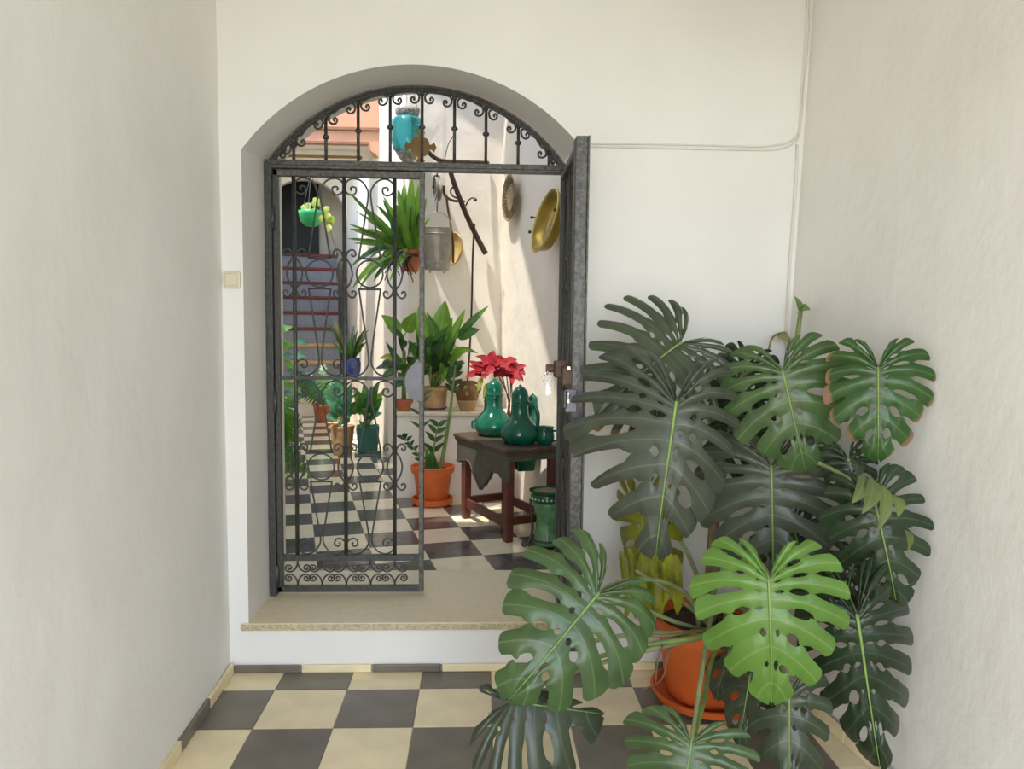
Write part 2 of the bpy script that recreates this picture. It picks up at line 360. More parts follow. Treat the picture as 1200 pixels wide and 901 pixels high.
# ------------------------------------------------------------------ structure: patio
tp = thing('floor_patio', (0,0,0), None, None); tp['kind'] = 'structure'; tp['label'] = 'polished checkered tile floor of the patio'
bed = MB(); bed.prism([(-2.6,.62),(1.6,.62),(1.6,9.5),(-4.6,9.5)], FZ-.1, FZ-.006); bed.build('floor_bed', M['grout'], tp)
TI = .307; OX, OY = -1.3243, 2.5668
tbi, tdi = tile_mesh('tile', TI, .01, M['beigei'], .003), tile_mesh('tile', TI, .01, M['darki'], .003)
KC = V((.16, 2.93, 0))                         # corner of the two patio walls
W0P = V((.385, 2.0, 0)); W0N = V((-cos(HD), -sin(HD), 0))
for i in range(-4, 7):
    for j in range(-17, 8):
        c = V((OX, OY, 0)) + HR*(TI*(i+.5)) - HB*(TI*(j+.5))
        if c.y < .74 or c.y > 8.0: continue
        if (c-W0P).dot(W0N) < -.16: continue
        if c.y > 3.05 and c.x > -.42-.252*(c.y-2.8): continue
        if c.y <= 3.05 and c.y > 2.75 and c.x > -.5: continue
        if c.x < -1.75-.252*(c.y-.62): continue
        dark = (i+j) % 2 == 1
        o = bpy.data.objects.new('tile', tdi if dark else tbi); COL.objects.link(o); o.parent = tp
        o.location = (c.x, c.y, FZ+rt.uniform(-.0008, .0008)); o.rotation_euler = (0, 0, HD)
def slabwall(name, a, b, th, z0, z1, m, label):   # wall from a to b, its face on the left of a->b, thickness to the right
    a = V((a[0],a[1],0)); b = V((b[0],b[1],0)); d = (b-a).normalized(); n = V((d.y,-d.x,0))*th
    mb = MB().prism([a, a+n, b+n, b], z0, z1); return struct(name, mb, M[m], label)
W0A = W0P - HB*((W0P.y-.62)/HB.y)
slabwall('wall_patio_right', W0A, KC+HB*.12, .25, 0, 6, 'patio', 'white patio wall behind the wooden table, hung with two plates')
WE = V((-.585, 2.80, 0))                       # outer corner where the passage starts
slabwall('wall_patio_back', KC+V((.1,.02,0)), WE, .35, 0, 6, 'patio', 'sunlit white back wall of the patio')
wp = WE + V((-.252*6.6, 6.6, 0))
slabwall('wall_passage', WE+V((0,.02,0)), wp, .3, 0, 5, 'patio', 'white wall along the right of the passage to the stairs')
slabwall('wall_patio_left', (-1.72-.25*2.5,.62+2.5), (-1.72,.62), .3, 0, 6.6, 'patio', 'white wall along the left of the patio')
slabwall('wall_passage_left', (-1.72-.25*9.3,.62+9.3), (-1.72-.25*2.5,.62+2.5), .3, 0, 3.2, 'patio', 'lower white wall along the left of the passage')
struct('ceiling_shade_slab', MB().prism([(-.56,.6),(1.2,.6),(.9,2.5),(-.31,2.5)], 4.2, 4.3), M['patio'], 'unseen slab added over the right side of the patio to shade its wall')  # unseen slab added; its edge is shaped to cast the wall's diagonal shadow
struct('trim_3', MB().box(-2.25, .22, 2.57, 2.67, 4.25, 4.36), M['wood'], 'dark timber beam across the patio')
# low ledge for pots
LG = [V((-.645,2.44,0)), V((.275,2.52,0)), V((.2,2.90,0)), V((-.645,2.80,0))]
lg = struct('ledge', MB().prism(LG, FZ-.01, .83), M['patio'], 'low white plastered ledge carrying flowerpots', bevel=.02)
MB().prism([LG[0]+V((-.012,-.018,0)), LG[1]+V((0,-.018,0)), LG[2], LG[3]+V((-.012,-.004,0))], .83, .862).build('ledge_top', mat('ledge_stone', 'd8cdb6', .5, .1, 20, .2, 60), lg, bevel=.008)
LZ = .862
# stairs at the end of the passage
st = thing('stairs', (-2.55, 7.65, FZ), None, None); st['kind'] = 'structure'; st['label'] = 'steep staircase with patterned tile risers and red nosings'
RI, TR = .256, .285
ctr = PZ(372, 487, FZ)
for k in range(10):
    o = ctr + HB*(TR*k); w0, w1 = -1.5, .33 + .012*k
    z0, z1 = FZ+RI*k, FZ+RI*(k+1)
    pts = [o+HR*w0, o+HR*w1, o+HR*w1+HB*(3.2-TR*k), o+HR*w0+HB*(3.2-TR*k)]
    MB().prism(pts, z0-.002, z1-.035).build('riser', M['stile'] if k else M['patio'], st)
    pts = [o+HR*w0-HB*.025, o+HR*(w1+.012)-HB*.025, o+HR*(w1+.012)+HB*(3.2-TR*k), o+HR*w0+HB*(3.2-TR*k)]
    MB().prism(pts, z1-.05, z1).build('nosing', M['stairred'] if k > 3 else (M['ochre'] if k else M['patio']), st, bevel=.008)
# stairwell: arched wall, side wall, dark door on the landing
aw = ctr + HB*2.1
def SP(u, b, z): return aw + HR*u + HB*b + V((0,0,z-FZ))
mb = MB(); ac, ar, az = -.09, .70, 3.27; ua = [ac-ar*1.0+2*ar*i/16 for i in range(17)]
def az_(u): return az + 1.0*sqrt(max(0, ar*ar-(u-ac)**2))
for b_, fl_ in ((0,0),(.2,1)):
    q = [[(-2.2,FZ),(ac-ar,FZ),(ac-ar,6),(-2.2,6)], [(ac+ar,FZ),(1.2,FZ),(1.2,6),(ac+ar,6)]]
    for i in range(16): q.append([(ua[i],az_(ua[i])),(ua[i+1],az_(ua[i+1])),(ua[i+1],6),(ua[i],6)])
    for f in q:
        f = [SP(u, b_, z) for u, z in f]; mb.add(f[::-1] if fl_ else f, [(0,1,2,3)])
for i in range(16): mb.add([SP(ua[i],0,az_(ua[i])), SP(ua[i],.2,az_(ua[i])), SP(ua[i+1],.2,az_(ua[i+1])), SP(ua[i+1],0,az_(ua[i+1]))], [(0,1,2,3)])
for u, s in ((ac-ar,1),(ac+ar,-1)):
    f = [SP(u,0,FZ),SP(u,.2,FZ),SP(u,.2,az_(u)),SP(u,0,az_(u))]; mb.add(f if s > 0 else f[::-1], [(0,1,2,3)])
struct('wall_stair_arch', mb, M['patio'], 'white wall with an arched opening over the stairs')
mb = MB(); mb.prism([SP(-1.6,1.35,0), SP(1.0,1.35,0), SP(1.0,1.5,0), SP(-1.6,1.5,0)], FZ, 6)
mb.prism([SP(ac+ar,.2,0), SP(ac+ar+.15,.2,0), SP(ac+ar+.15,1.36,0), SP(ac+ar,1.36,0)], FZ, 6)
mb.prism([SP(ac-ar-.15,.2,0), SP(ac-ar,.2,0), SP(ac-ar,1.36,0), SP(ac-ar-.15,1.36,0)], FZ, 6)
mb.prism([SP(-1.6,.2,0), SP(1.0,.2,0), SP(1.0,1.4,0), SP(-1.6,1.4,0)], 4.45, 4.55)
struct('wall_stairwell', mb, M['patio'], 'shadowy walls of the stairwell')
dr = struct('door_1', MB().prism([SP(ac-ar+.01,1.28,0), SP(.16,1.28,0), SP(.16,1.345,0), SP(ac-ar+.01,1.345,0)], FZ+RI*10+.01, 4.4), M['doorg'], 'dark green door at the top of the stairs')
sc_ = ctr-HB*.75; struct('ceiling_stair_shade', MB().prism([sc_-HR*2.0, sc_+HR*.75, sc_+HR*.75+HB*2.9, sc_-HR*2.0+HB*2.9], 4.25, 4.4), M['patio'], 'unseen ceiling added over the staircase to dim it')  # unseen roof added to keep sky light off the steps
# gallery over the passage
gl = thing('trim_2', (0,0,0), None, None); gl['kind'] = 'structure'; gl['label'] = 'peach painted gallery beam with brown mouldings over the passage'
g0 = P(447, 170, 4.8); gy = 4.8
def GX(px): return P(px, 160, gy).x
def GZ(py): return P(420, py, gy).z
MB().box(-3.2, g0.x, gy, gy+.12, GZ(168), GZ(100)).build('fascia', M['peach'], gl)
MB().prism([(-3.2,gy+.05),(g0.x,gy+.05),(g0.x-.2,gy+1.0),(-3.4,gy+1.0)], GZ(167.5), GZ(160)).build('soffit', M['patio'], gl)
MB().box(-3.2, g0.x+.01, gy-.03, gy, GZ(153), GZ(150)).build('moulding', M['brown'], gl)
MB().box(-3.2, g0.x-.13, gy-.04, gy, GZ(170), GZ(167)).build('moulding', M['brown'], gl)
MB().box(-3.2, GX(418), gy+.3, gy+.36, GZ(177), GZ(175)).build('curtain_rail', M['bronze'], gl)
MB().ball((GX(415), gy+.33, GZ(177)), .025).build('rail_knob', M['bronze'], gl, smooth=True)
prof = [(430,168),(447,168),(447,187),(444,185),(441,181),(436,178),(432,175)]
mb = MB(); q = [V((GX(a), 0, GZ(b))) for a, b in prof]; n = len(q)
mb.add([(p.x, gy-.02, p.z) for p in q]+[(p.x, gy+.3, p.z) for p in q], [tuple(range(n)), tuple(range(2*n-1,n-1,-1))]+[(i,n+i,n+(i+1)%n,(i+1)%n) for i in range(n)])
mb.build('corbel', M['peach'], gl)

# ------------------------------------------------------------------ the iron gate
GYP = .34; GS = (GYP+CAM_D)/F_PX
def gx(px): return P(px, 440, GYP).x
def gz(py): return P(400, py, GYP).z
def G(x, z): return V((x, GYP, z))
def scroll(pts, ox, oz, sx, sz, r, name, parent, m='iron', n=4):
    path = smooth_path([V((ox+sx*a*GS, GYP, oz-sz*b*GS)) for a, b in pts], n)
    return MB().tube(path, r, 6).build(name, M[m], parent, smooth=True)
ZB, ZT = .238, 2.222
# fixed frame with the arched transom
fr = thing('arched_transom_frame', (XL, GYP, .22), 'black wrought-iron door frame with arched fanlight of scrolled bars', 'grille')
MB().box(XL+.002, XL+.034, GYP-.03, GYP+.03, .222, ZT+.03).build('jamb_post', M['iron'], fr, bevel=.003)
MB().box(XR-.034, XR-.002, GYP-.03, GYP+.03, .222, ZT+.03).build('jamb_post', M['iron'], fr, bevel=.003)
MB().box(XL+.004, XR-.004, GYP-.026, GYP+.022, ZT+.005, ZT+.043).build('transom_bar', M['ironl'], fr, bevel=.003)
MB().box(XL+.03, XR-.03, GYP-.034, GYP-.02, ZT+.018, ZT+.031).build('transom_fillet', M['ironl'], fr, bevel=.002)
GR = .845; GXC = (XL+XR)/2; GZC = 2.608-GR
def garc(x): return GZC + sqrt(max(0, GR*GR-(x-GXC)**2))
nn = 40; xa = [XL+.012+(XR-XL-.024)*i/nn for i in range(nn+1)]
MB().tube([G(x, garc(x)-.012) for x in xa], .0135, 4, ref=(0,1,0)).build('arch_bar', M['iron'], fr)
MB().tube([V((x, GYP-.014, garc(x)-.002)) for x in xa], .007, 4, ref=(0,1,0)).build('arch_bar', M['ironl'], fr)
bx_ = [gx(347), gx(384), gx(421), gx(457.5), gx(494), gx(531), gx(567), gx(604), gx(639.5)]
kn = [171.6, 161, 153, 148, 147, 148, 153.5, 163, 175]
for x, k in zip(bx_, kn):
    b = MB().tube([G(x, ZT+.04), G(x, garc(x)-.02)], .0075, 8).build('bar', M['iron'], fr, smooth=True)
    MB().ball((x, GYP, gz(k)), .016, 8, 6, (1,1,.75)).build('knob', M['iron'], b, smooth=True)
    MB().ball((x, GYP, garc(x)-.028), .013, 8, 6).build('collar', M['iron'], b, smooth=True)
ends = [XL+.02]+bx_+[XR-.02]
cur = [(10,14.5),(8.8,13),(10.5,11),(12.6,13),(11.5,16.5),(8,17.5),(4.5,15.5),(3.2,11),(5,7.2),(9,5.4)]
for i in range(10):
    a, b = ends[i], ends[i+1]; pts = []
    if i > 0:
        for u, v in cur: x = a+u*GS; pts.append(G(x, garc(a+min(u,5)*GS)-v*GS))
    n0 = 6; xa0, xb0 = a+(.06 if i > 0 else .01), b-(.06 if i < 9 else .01)
    for k in range(n0): x = xa0+(xb0-xa0)*k/(n0-1); pts.append(G(x, garc(x)-.0215))
    if i < 9:
        for u, v in cur[::-1]: x = b-u*GS; pts.append(G(x, garc(b-min(u,5)*GS)-v*GS))
    MB().tube(smooth_path(pts, 4), .0048, 6).build('scroll', M['iron'], fr, smooth=True)
for x, s in ((XL+.04, 1), (XR-.04, -1)):
    scroll([(3,-1),(2,-5),(5,-10),(10,-11),(13,-7),(11,-3),(8,-4),(8,-6.5),(10,-7)], x, ZT+.043, s, 1, .0048, 'scroll', fr)

LYRE = [(-20,14.2),(-21.6,12.4),(-19.8,10),(-16.6,10.4),(-15.3,11.5),(-15.5,16.5),(-20,19.3),(-26,16.5),(-28.2,10),(-25,3.5),(-18,.6),(-9.5,3),(-4,9.5),(-1.4,18)]
BARS = [(9.2,-22.6),(8.2,-21.4),(9.6,-19.8),(12.2,-20.8),(12.6,-24),(10.6,-26.8),(7.2,-27.2),(3.2,-23.5),(2,-17.5),(6.4,-10.5),(8.8,0),(6.4,10.5),(2,17.5),(3.2,23.5),(7.2,27.2),(10.6,26.8),(12.6,24),(12.2,20.8),(9.6,19.8),(8.2,21.4),(9.2,22.6)]
FORK = [(0,0),(.6,6),(3,12),(7.5,16),(12.6,15.2),(14.6,11),(12.2,7),(8.4,7.8),(7.6,11.2),(10,13),(11.8,11.2),(10.4,9.6)]
def gate_leaf(label):
    g = thing('gate_leaf', (XL+.036, GYP, ZB), label, 'gate', 'two leaves of the iron gate')
    x0, x1 = XL+.038, gx(497)
    MB().box(x0, x0+.022, GYP-.018, GYP+.018, ZB, ZT).build('stile', M['iron'], g, bevel=.002)
    MB().box(x1-.022, x1, GYP-.02, GYP+.02, ZB, ZT).build('stile', M['ironl'], g, bevel=.002)
    MB().box(x0, x1, GYP-.018, GYP+.018, ZT-.028, ZT).build('rail', M['ironl'], g, bevel=.002)
    MB().box(x0, x1, GYP-.018, GYP+.018, ZB, ZB+.026).build('rail', M['iron'], g, bevel=.002)
    zm = gz(443); MB().box(x0, x1, GYP-.01, GYP+.01, zm-.008, zm+.008).build('rail', M['iron'], g, bevel=.002)
    zl = gz(653); MB().box(x0, x1, GYP-.014, GYP+.014, zl-.014, zl+.014).build('rail', M['iron'], g, bevel=.002)
    bars = [gx(346.5), gx(404.5), gx(462.5)]
    for x in bars: MB().tube([G(x, zl), G(x, ZT-.02)], .0095, 8).build('bar', M['iron'], g, smooth=True)
    for (zt, zb, zc) in ((ZT-.03, zm+.009, gz(320.6)), (zm-.009, zl+.015, gz(547))):
        for x in bars:
            for s in (1, -1): scroll(BARS, x, zc, s, 1, .0042, 'bar_scroll', g)
        for xc in ((bars[0]+bars[1])/2, (bars[1]+bars[2])/2):
            MB().tube([G(xc+15.2*GS*cos(a*pi/12), zc+15.6*GS*sin(a*pi/12)) for a in range(25)], .0042, 6, cap=False).build('ring', M['iron'], g, smooth=True)
            for z in (zc+17.5*GS, zc-17.5*GS):
                MB().tube([G(xc-13*GS, z), G(xc+13*GS, z)], .0045, 6).build('cross_bar', M['iron'], g, smooth=True)
            for s in (1, -1):
                ht = (zt-(zc+17.5*GS))/GS; hb = ((zc-17.5*GS)-zb)/GS
                scroll(LYRE+[(-4,ht*.42),(-12.5,ht)], xc, zt, s, 1, .0042, 'lyre_scroll', g)
                scroll(LYRE+[(-4,hb*.42),(-12.5,hb)], xc, zb, s, -1, .0042, 'lyre_scroll', g)
    zt, zb = zl-.014, ZB+.026; hh = (zt-zb)/GS
    for k in range(5):
        x = bars[0]+(bars[2]-bars[0])*k/4
        for s in (1, -1):
            scroll(FORK, x, zt, s, hh/36, .0042, 'fork_scroll', g)
            scroll(FORK, x, zb, s, -hh/36, .0042, 'fork_scroll', g)
    return g, x1
gA, GX1 = gate_leaf('closed left leaf of the black wrought-iron gate, full of scrolls and rings')
mb = MB(); c = (GX1-.012, gz(446)); r = 23*GS; n = 14
pts = [(c[0]-r*.82*sin(pi*i/n), c[1]+r*cos(pi*i/n)) for i in range(n+1)]
mb.add([(x, GYP-.024, z) for x, z in pts]+[(x, GYP+.024, z) for x, z in pts], [tuple(range(n+1)), tuple(range(2*n+1, n, -1))]+[(i, n+1+i, n+2+i, i+1) for i in range(n)]+[(n, 2*n+1, n+1, 0)])
tag(mb.build('lock_plate', M['steel'], gA), 'grey half-round lock plate')
for z in (.32, 1.15, 2.0):
    MB().tube([V((XL+.037, GYP-.022, z-.05)), V((XL+.037, GYP-.022, z+.05))], .011, 8).build('hinge', M['iron'], gA, smooth=True)
# open right leaf: a mirrored copy swung out by a right angle
gB = copy_tree(gA); gB['label'] = 'open right leaf of the black iron gate, swung out and seen edge-on'
for ch in list(gB.children):
    if ch.name.startswith(('lock_plate', 'hinge')): bpy.data.objects.remove(ch, do_unlink=True)
gB.location = (XR-.026, GYP-.01, ZB); gB.rotation_euler = (0, 0, radians(-90.5)); gB.scale = (.945, 1, 1)
gB.location.z = ZB
# its meeting stile is a broad angle iron with the lock
def E_(x, y, z): return V((x, y, z))
YE = GYP-.01-(GX1-XL-.036)*.945
def leafpart(name, mb, m, bevel=.002, par=None):
    me_off = V(gB.location); o = mb.build(name, M[m], None, bevel=bevel)
    o.parent = par or gB; o.matrix_parent_inverse = (Matrix.Translation(gB.location) @ gB.rotation_euler.to_matrix().to_4x4() @ Matrix.Diagonal((.945,1,1,1))).inverted()
    return o
xe = P(680, 300, YE).x
leafpart('meeting_stile', MB().box(xe-.024, xe+.020, YE-.012, YE+.004, ZB-.005, ZT+.012), 'ironl')
leafpart('meeting_stile', MB().box(xe+.020, xe+.0275, YE-.02, YE+.004, ZB-.005, ZT+.012), 'ironl')
leafpart('meeting_stile', MB().box(xe-.027, xe-.020, YE-.008, YE+.05, ZB, ZT+.005), 'iron')
leafpart('bolt_slot', MB().box(xe-.016, xe+.002, YE-.0135, YE-.011, P(674,222,YE).z, P(674,214,YE).z), 'iron', 0)
zl0 = P(660, 433, YE).z
leafpart('lock_box', MB().box(xe-.085, xe-.026, YE+.05, YE+.12, zl0-.035, zl0+.03), 'rust', .005)
leafpart('lock_box', MB().box(xe-.06, xe-.018, YE-.006, YE+.06, zl0-.06, zl0+.012), 'rust', .005)
leafpart('lock_bolt', MB().box(xe-.046, xe-.03, YE-.012, YE-.004, zl0-.002, zl0+.014), 'chrome', .003)
leafpart('latch', MB().box(xe-.05, xe-.004, YE-.02, YE-.008, zl0-.165, zl0-.075), 'steel', .004)
leafpart('latch', MB().box(xe-.043, xe-.033, YE-.027, YE-.018, zl0-.13, zl0-.085), 'chrome', .003)
leafpart('latch', MB().tube([V((xe-.052,YE-.016,zl0-.145)), V((xe-.052,YE-.016,zl0-.08))], .009, 8), 'iron', 0)
leafpart('lock_cylinder', MB().tube([V((xe-.088,YE+.08,zl0)), V((xe-.118,YE+.08,zl0))], .016, 10), 'rust', 0)
kx = xe-.112; ky = YE+.08
key = thing('key', (kx, ky, zl0-.09), 'silver key hanging from the lock of the open gate leaf', 'key')
MB().tube([V((kx, ky-.004, zl0-.038))+V((.016*cos(a*pi/8), 0, .022*sin(a*pi/8))) for a in range(17)], .0035, 6, cap=False).build('key_bow', M['chrome'], key, smooth=True)
MB().box(kx-.004, kx+.004, ky-.007, ky-.001, zl0-.105, zl0-.06).box(kx+.004, kx+.013, ky-.007, ky-.001, zl0-.1, zl0-.088).box(kx+.004, kx+.011, ky-.007, ky-.001, zl0-.083, zl0-.075).build('key_blade', M['chrome'], key)
MB().tube([V((kx, ky, zl0-.014))+V((0, .012*cos(a*pi/8), .012*sin(a*pi/8))) for a in range(17)], .002, 6, cap=False).build('key_ring', M['chrome'], key, smooth=True)

# ------------------------------------------------------------------ small things on the front wall
sw = P(272.5, 328, 0)
s_ = thing('doorbell', (sw.x, 0, sw.z), 'small cream square doorbell switch beside the arched doorway', 'doorbell')
MB().box(sw.x-.036, sw.x+.036, -.014, .001, sw.z-.036, sw.z+.036).build('plate', M['cream'], s_, bevel=.008)
MB().box(sw.x-.026, sw.x+.026, -.02, -.012, sw.z-.026, sw.z+.026).build('button', M['cream'], s_, bevel=.005)
def wire(name, pts, r, label, dy=-.003, mt='cable'):
    o = MB().tube(smooth_path([P(a, b, 0)+V((0,dy,0)) for a, b in pts], 6), r, 6).build(name, M[mt], None, smooth=True)
    return tag(o, label, 'cable')
wire('cable', [(672,167),(700,168.5),(750,169),(800,170),(850,171),(890,172),(920,168),(934,158),(937,140),(940,90),(944,40),(947,-20),(949,-60)], .004, 'upper of two white painted cables running above the gate to the corner')
wire('cable', [(672,172),(720,172.5),(800,174.5),(870,176),(910,175.5),(932,166),(938,146),(943,90),(948,40),(950,-20),(952,-60)], .004, 'lower of two white painted cables running above the gate to the corner')
wire('cable', [(934,170),(933,200),(931,232),(928,270),(925,310),(923,350),(921,392),(922,420)], .007, 'white painted cable dropping down the corner behind the big plant')

# ------------------------------------------------------------------ leaves
def heart(u):
    pts = [(.035,.06),(.10,.27),(.26,.335),(.42,.235),(.52,.03),(.545,-.2),(.5,-.43),(.385,-.66),(.215,-.86),(.02,-1.0)]
    t = u*(len(pts)-1); i = min(int(t), len(pts)-2); t -= i
    p = [V((*pts[max(0, min(len(pts)-1, i+k))], 0)) for k in (-1,0,1,2)]
    return .5*((2*p[1])+(p[2]-p[0])*t+(2*p[0]-5*p[1]+4*p[2]-p[3])*t*t+(3*p[1]-p[0]-3*p[2]+p[3])*t**3)
def monstera(root, j, a, mat_, width=1.0, lobes=8, slit=.5, gap=.17, droop=.12, fold=.25, roll=0, seed=0, tipc=.06, holes=.8, lift=0, asym=(1,1), name='leaf', yb=.0, open_=.0, stem=None, label=None, rr=.72, hs_=1.0):
    rnd = random.Random(seed*77+5); J = P(*j); A = P(*a); L = (A-J).length; ey = (J-A)/L
    cdir = (CAM-(J+A)/2).normalized(); ez = (cdir-ey*cdir.dot(ey)).normalized()
    ez = Quaternion(ey, radians(roll)) @ ez; ex = ey.cross(ez)
    wave = [rnd.uniform(-1, 1) for _ in range(8)]
    def D(x, y):
        ax = abs(x)
        z = -fold*ax**1.6 - (droop*y*y if y < 0 else lift*y)
        z += .012*sin(6*y+3*x+wave[0]*3)
        return J + L*(ex*x*width*(asym[0] if x < 0 else asym[1]) + ey*y + ez*z)
    K, RW = 6, 44
    mb = MB(); cr = []; ou = []
    for s in (-1, 1):
        gaps = []
        for g in range(lobes+1):
            inner = g not in (0, lobes)
            h = []
            vs = slit*rnd.uniform(.8, 1.2) if inner else 2
            if g == 1: vs = max(vs, .55)
            closed = inner and rnd.random() < .22
            if inner and rnd.random() < holes: h.append((rnd.uniform(.07,.12), rnd.uniform(.17,.23), rnd.uniform(.08,.17)*hs_))
            if closed: h.append((rnd.uniform(.3,.36), rnd.uniform(.72,.84), rnd.uniform(.12,.2)*hs_)); vs = 2
            elif inner and rnd.random() < holes: h.append((rnd.uniform(.26,.31), vs*rnd.uniform(.86,.95), rnd.uniform(.11,.22)*hs_))
            gaps.append((h, vs, gap*rnd.uniform(.8, 1.35)))
        def wv(g, v):
            h, vs, ds = gaps[g]; w_ = .5
            for h0, h1, dh in h:
                if h0 < v < h1 < vs and h1-h0 > .05: w_ -= dh*sqrt(max(0, 1-(2*(v-h0)/(h1-h0)-1)**2))
            if v > vs:
                t = min(1, (v-vs)/.14); w_ -= ds*t*t*(3-2*t)*(1+1.8*(v-vs))
            return w_
        for i in range(lobes):
            uc = (i+.5)/lobes; tw = rnd.uniform(-.5, .5); tl = rnd.uniform(.9, 1.03); tcz = rnd.uniform(.2, 1.3)*tipc
            ids = []
            for r in range(RW+1):
                v0 = r/RW
                w0, w1 = wv(i, v0), wv(i+1, v0)
                for k in range(K+1):
                    c = -1+2*k/K
                    u = uc + (c*w1 if c > 0 else c*w0)/lobes
                    v = v0*(tl-.05*abs(c)**4)
                    Mg = heart(min(1, max(0, u)))
                    ub = max(0, (u-.20)/.80)
                    B = V((0, -.97*ub**2.9, 0))
                    mid = (B+Mg)/2 + V((.0, .07+.05*sin(pi*u), 0))*min(1, .2+u*2.5)
                    q = B*(1-v)**2 + mid*(2*v*(1-v)) + Mg*v*v
                    p = D(s*max(q.x, 0), q.y)
                    p = p + ez*L*(.022*(1-c*c)*min(1, v*3) - tcz*max(0, v-.45)**2*2.2 + .05*tw*c*max(0, v-slit))
                    ids.append(len(mb.v)); mb.v.append(p); cr.append(c); ou.append(v0)
            for r in range(RW):
                for k in range(K):
                    q = (ids[r*(K+1)+k], ids[r*(K+1)+k+1], ids[(r+1)*(K+1)+k+1], ids[(r+1)*(K+1)+k])
                    mb.f.append(q if s < 0 else q[::-1])
    mb.at = {'cross': cr, 'out': ou}
    o = mb.build(name, M[mat_], root, smooth=True, merge=True)
    if label: o['label'] = label
    pth = [D(0, .02-1.0*t/14)+ez*L*.008 for t in range(15)]
    MB().tube(pth, lambda t: L*(.0125*(1-t)+.0025)*rr, 6).build('midrib', M['midrib'], o, smooth=True)
    if stem is not None:
        S0 = V(stem); d0 = (ey*.5-ez*.55).normalized()
        q1 = J+d0*L*.45; q2 = S0+V((0,0,.25))
        pp = [J*(1-t)**3+q1*3*t*(1-t)**2+q2*3*t*t*(1-t)+S0*t**3 for t in [k/14 for k in range(15)]]
        MB().tube(pp, lambda t: .006+.005*t, 7).build('petiole', M['stemd'], root, smooth=True)
    return o
def blade(root, b, t, width, m, bend=.15, fold=.2, nrm=None, name='leaf', shape='ovate', n=9, K=4):
    b = V(b); t = V(t); L = (t-b).length
    if L < 1e-6: return
    ey = (t-b)/L
    nh = V(nrm) if nrm is not None else V((0,-.5,1))
    ez = nh-ey*nh.dot(ey)
    if ez.length < 1e-4: ez = V((0,-1,0))-ey*(-ey.y)
    ez.normalize(); ex = ey.cross(ez)
    mb = MB(); cr = []; ou = []
    for i in range(n+1):
        s = i/n
        if shape == 'ovate': wd = sin(pi*min(1,s**.75))**.8*(1-.15*s)
        elif shape == 'strap': wd = min(1, s*5+.45)*(1-s**4)**.6
        elif shape == 'lance': wd = sin(pi*s**.85)**.9
        else: wd = sin(pi*s**.6)**.75
        if i == n: wd = .02
        for k in range(K+1):
            c = -1+2*k/K; x = c*wd*width/2
            z = bend*L*(4*s*(1-s))*.5 - fold*width*(-abs(c))*wd*.5
            mb.v.append(b+ey*(s*L)+ex*x+ez*z); cr.append(c); ou.append(s*.8)
    for i in range(n):
        for k in range(K): mb.f.append((i*(K+1)+k, i*(K+1)+k+1, (i+1)*(K+1)+k+1, (i+1)*(K+1)+k))
    mb.at = {'cross': cr, 'out': ou}
    return mb.build(name, M[m], root, smooth=True)

# ------------------------------------------------------------------ the big potted monstera
PC = V((.93, -.27, 0))
mo = thing('potted_monstera', PC, 'large monstera with split leaves in an orange pot in the corner', 'plant')
MB().lathe([(.0,.012),(.15,.012),(.205,.018),(.222,.05),(.212,.052),(.198,.024),(.15,.02),(.0,.02)], PC, 32).build('saucer', M['terra'], mo, smooth='auto')
MB().lathe([(.0,.03),(.15,.03),(.158,.04),(.196,.29),(.214,.292),(.218,.345),(.205,.352),(.196,.34),(.19,.31),(0,.31)], PC, 32).build('pot', M['terra'], mo, smooth='auto')
MB().lathe([(.0,.322),(.1,.326),(.192,.316),(.19,.30),(0,.30)], PC, 20, rf=lambda a, z: 1+.02*sin(5*a)).build('soil', M['soil'], mo)
mainstem = smooth_path([PC+V((0,0,.3)), PC+V((.02,.04,.5)), PC+V((.05,.10,.8)), PC+V((.07,.14,1.1)), PC+V((.1,.15,1.35))], 6)
MB().tube(mainstem, lambda t: .026-.010*t, 8).build('stem', M['stemb'], mo, smooth=True)
MB().tube(smooth_path([PC+V((-.03,0,.3)), PC+V((.0,-.04,.5)), PC+V((.06,-.05,.75))], 6), lambda t: .022-.008*t, 8).build('stem', M['stemb'], mo, smooth=True)
def SZ(z):                                     # a point on the stem at height z
    return min(mainstem, key=lambda p: abs(p.z-z))
